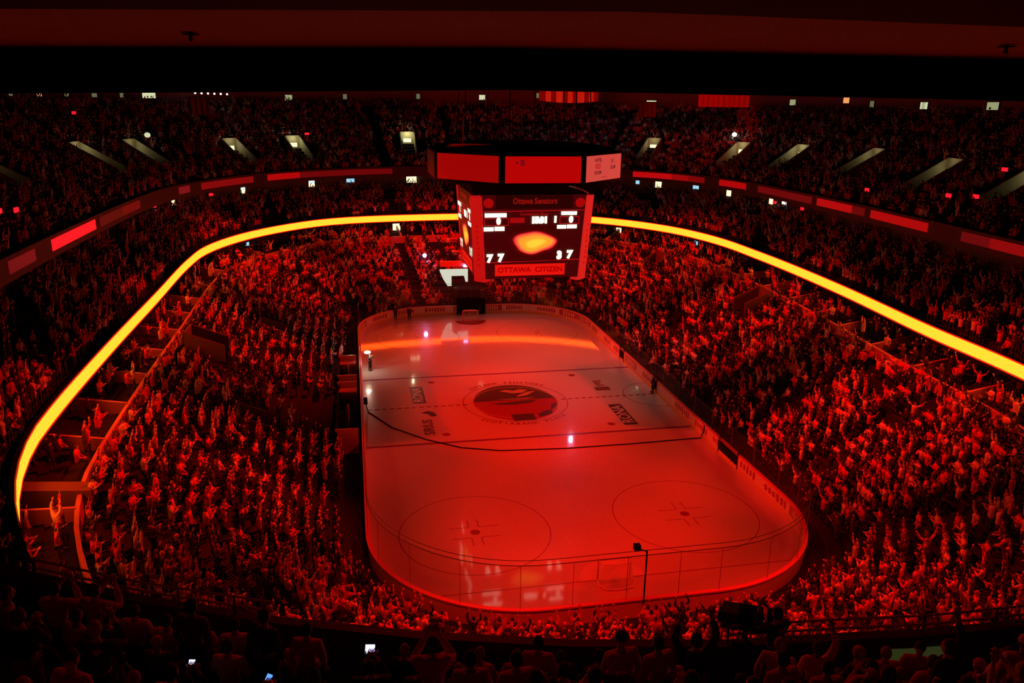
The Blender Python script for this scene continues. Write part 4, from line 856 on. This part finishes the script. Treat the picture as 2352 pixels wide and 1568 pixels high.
    cap = MB(); cap.ball((h.x, h.y-.005, h.z+.035), (.090, .100, .098), 0, 14, 8); cap.f = [f for f in cap.f if min(hr.v[0][2]*0+cap.v[q][2] for q in f) > h.z+.02]; cap.m = [0]*len(cap.f)
    return dict(body=body2, jersey=jer, trousers=tro, shoes=sh.mesh('shoes', True), hair=hr.mesh('hair', True), cap=cap.mesh('cap', True), J=J)
FIG = [figure(p) for p in POSES]
def with_mat(me, m, cache={}):
    key = (me.name, m.name)
    if key not in cache:
        c = me.copy(); c.materials.clear(); c.materials.append(m)
        cache[key] = c
    return cache[key]
def person(pi, x, y, z, rz, shirt, label, group=None, sc=1, trousers=0, hair=0, cap=False, skin=0):
    F_ = FIG[pi]; bkey = F_['body']
    if skin:
        if 'bodyd' not in F_: F_['bodyd'] = F_['body'].copy(); F_['bodyd'].materials[0] = PM['skin'][1]
        bkey = F_['bodyd']
    o = bpy.data.objects.new('person', bkey); COL.objects.link(o); o.location = (x, y, z); o.rotation_euler = (0, 0, rz); o.scale = (sc,)*3; tag(o, label, 'person', group)
    for nm, key, m in (('jersey', 'jersey', PM['shirt'][shirt]), ('trousers', 'trousers', PM['trousers'][trousers]), ('shoes', 'shoes', PM['trousers'][1]), (('cap', 'cap', PM['shirt'][(shirt+2) % 5]) if cap else ('hair', 'hair', PM['hair'][hair]))):
        c = bpy.data.objects.new(nm, with_mat(F_[key], m)); COL.objects.link(c); c.parent = o
    return o
POSET = ['arms raised', 'arms wide', 'clapping', 'fist up', 'hands at face', 'standing still', 'seated']
ORD = 'front second third fourth fifth sixth seventh eighth ninth tenth eleventh twelfth thirteenth fourteenth fifteenth sixteenth seventeenth'.split()
def place_words(x, y, px_):
    if y < -33.5 or (y < -28 and abs(x) < 12): return 'behind near glass '+('left' if px_ < 1480 else 'right')
    side = 'left' if x < 0 else 'right'
    if y < -24: return 'near %s corner' % side
    if y < -16: return '%s of near faceoff circles' % side
    return '%s by near blue line' % side
for i in indiv:
    tw, hw_, cp, sk = int(rng.integers(3)), int(rng.integers(3)), rng.random() < .25, int(rng.random() < .15)
    sn = SH[shirt_i[i]][0]; hd = 'capped' if cp else ('fair-haired' if hw_ == 2 else 'bareheaded')
    if isdeck[i]:
        px_ = pj[i, 0]; zone = ['far left', 'left', 'middle left', 'middle', 'middle right', 'right', 'far right'][min(6, int(px_/336))]
        desc = 'shadowed %s spectator, %s top, %s, near balcony %s row %s' % (hd, sn, POSET[pose_i[i]], ORD[int(PRW[i])], zone); g_ = 'spectators on the near balcony'
    else:
        desc = '%s fan in %s top, %s, %s row, %s' % (hd, sn, POSET[pose_i[i]], ORD[int(PRW[i])] if PT[i] == 0 else 'box', place_words(PX[i], PY[i], pj[i, 0])); g_ = 'fans in the lower stands round the near end'
    person(pose_i[i], PX[i], PY[i], PZ[i], PA[i], shirt_i[i], desc, g_, scale[i], tw, hw_, cp, sk)
# people with lit phones on the near balcony
def phone(px, py, y_, label, who, wid=.07, tall=.13, m='glow_phone', tilt=0):
    r = CF+CR*((px-1176)/FPX)-CU*((py-784)/FPX); t_ = (y_-CAMP.y)/r.y; p = CAMP+r*t_
    t = thing('mobile_phone', label, 'phone', p, R(-10)); t.rotation_euler = (R(-35), R(tilt), R(-10))
    MB().box(-wid, wid, -.001, .012, -tall/2, tall/2).build('phone_case', 'black', t); MB().box(-wid*.88, wid*.88, -.004, -.001, -tall*.44, tall*.44).build('phone_screen', m, t)
    person(4, p.x, p.y-.47, p.z-1.62, R(-4), 2, who, None, 1.0, 1, 1)
phone(850, 1490, -52.1, 'bright blue-white phone held over the near balcony, middle left', 'shadowed person holding up the brightest phone on the near balcony', .085, .15)
phone(441, 1520, -52.3, 'small lit phone held over the near balcony, left', 'shadowed person holding up the leftmost lit phone on the near balcony', .05, .08)
phone(617, 1557, -52.9, 'tilted blue phone at the bottom edge of the near balcony', 'shadowed person holding the tilted blue phone at the bottom edge', .045, .13, emis('phone_blue', (.15, .45, 1.8)), 25)
# broadcast camera and its operator
person(4, -6.42, -52.75, 14.98, R(14), 2, 'camera operator in black behind the broadcast camera on the near balcony', None, 1.0, 1, 1)
t = thing('broadcast_camera', 'black broadcast camera with boxy lens hood on the near balcony', 'camera', (-6.72, -52.3, 15.05), R(62))
MB().box(-.15, .15, -.26, .15, 1.05, 1.38).build('camera_body', 'black', t)
ln = MB().box(-.17, .17, .15, .42, 1.04, 1.36).build('lens_box', mat('grey_green_hood', (.10, .11, .08), .6), t); MB().tube([(0, .42, 1.2), (0, .48, 1.2)], .12, 14).build('lens', 'steel', ln)
MB().box(-.10, .10, -.46, -.32, 1.25, 1.42).build('viewfinder', 'black', t); MB().box(.15, .18, .05, .12, 1.22, 1.28).build('tally_light', 'glow_warm', t)
MB().tube([(0, 0, .6), (0, 0, 1.05)], .05, 8).build('pedestal', 'black', t)
for a in range(3): MB().tube([(0, 0, .7), (.3*math.cos(a*2.1+.5), .3*math.sin(a*2.1+.5), 0)], .025, 6).build('tripod_leg', 'black', t)
# people on and beside the ice
rim = [(-7.1, 28.4, 5, 'black', 'person in black standing on the far ice, right one of the pair'), (-8.7, 29.3, 5, 'black', 'person in black by the far boards, left one of the pair'),
       (-12.15, 10.4, 4, 'black', 'person in black on the left edge of the ice holding a bright lamp'), (13.9, 10.9, 5, 'black', 'dark figure in the right side gate, nearer one'), (14.6, 12.0, 5, 'black', 'dark figure in the right side gate, farther one'), (12.7, .4, 5, 'dark', 'small dark figure against the right boards at the centre line')]
for x, y, pi, _, lb in rim: person(pi, x, y, 0.0 if abs(x) < 13 else .1, math.atan2(-y, -x)-math.pi/2, 2, lb, None, 1.0, 1, 1)
t = thing('hand_lamp', 'bright white hand lamp held above the left edge of the ice', 'lamp', (-12.35, 10.1, 1.95), R(0)); MB().ball((0, 0, 0), (.32, .12, .16)).build('lamp_lens', 'glow_white', t); MB().tube([(0, .12, -.25), (0, .12, 0)], .03, 6).build('handle', 'black', t)
lamp('hand_lamp_light', 'POINT', (-12.4, 9.7, 1.9), 60, (1, .85, .6), shadow_soft_size=.1)
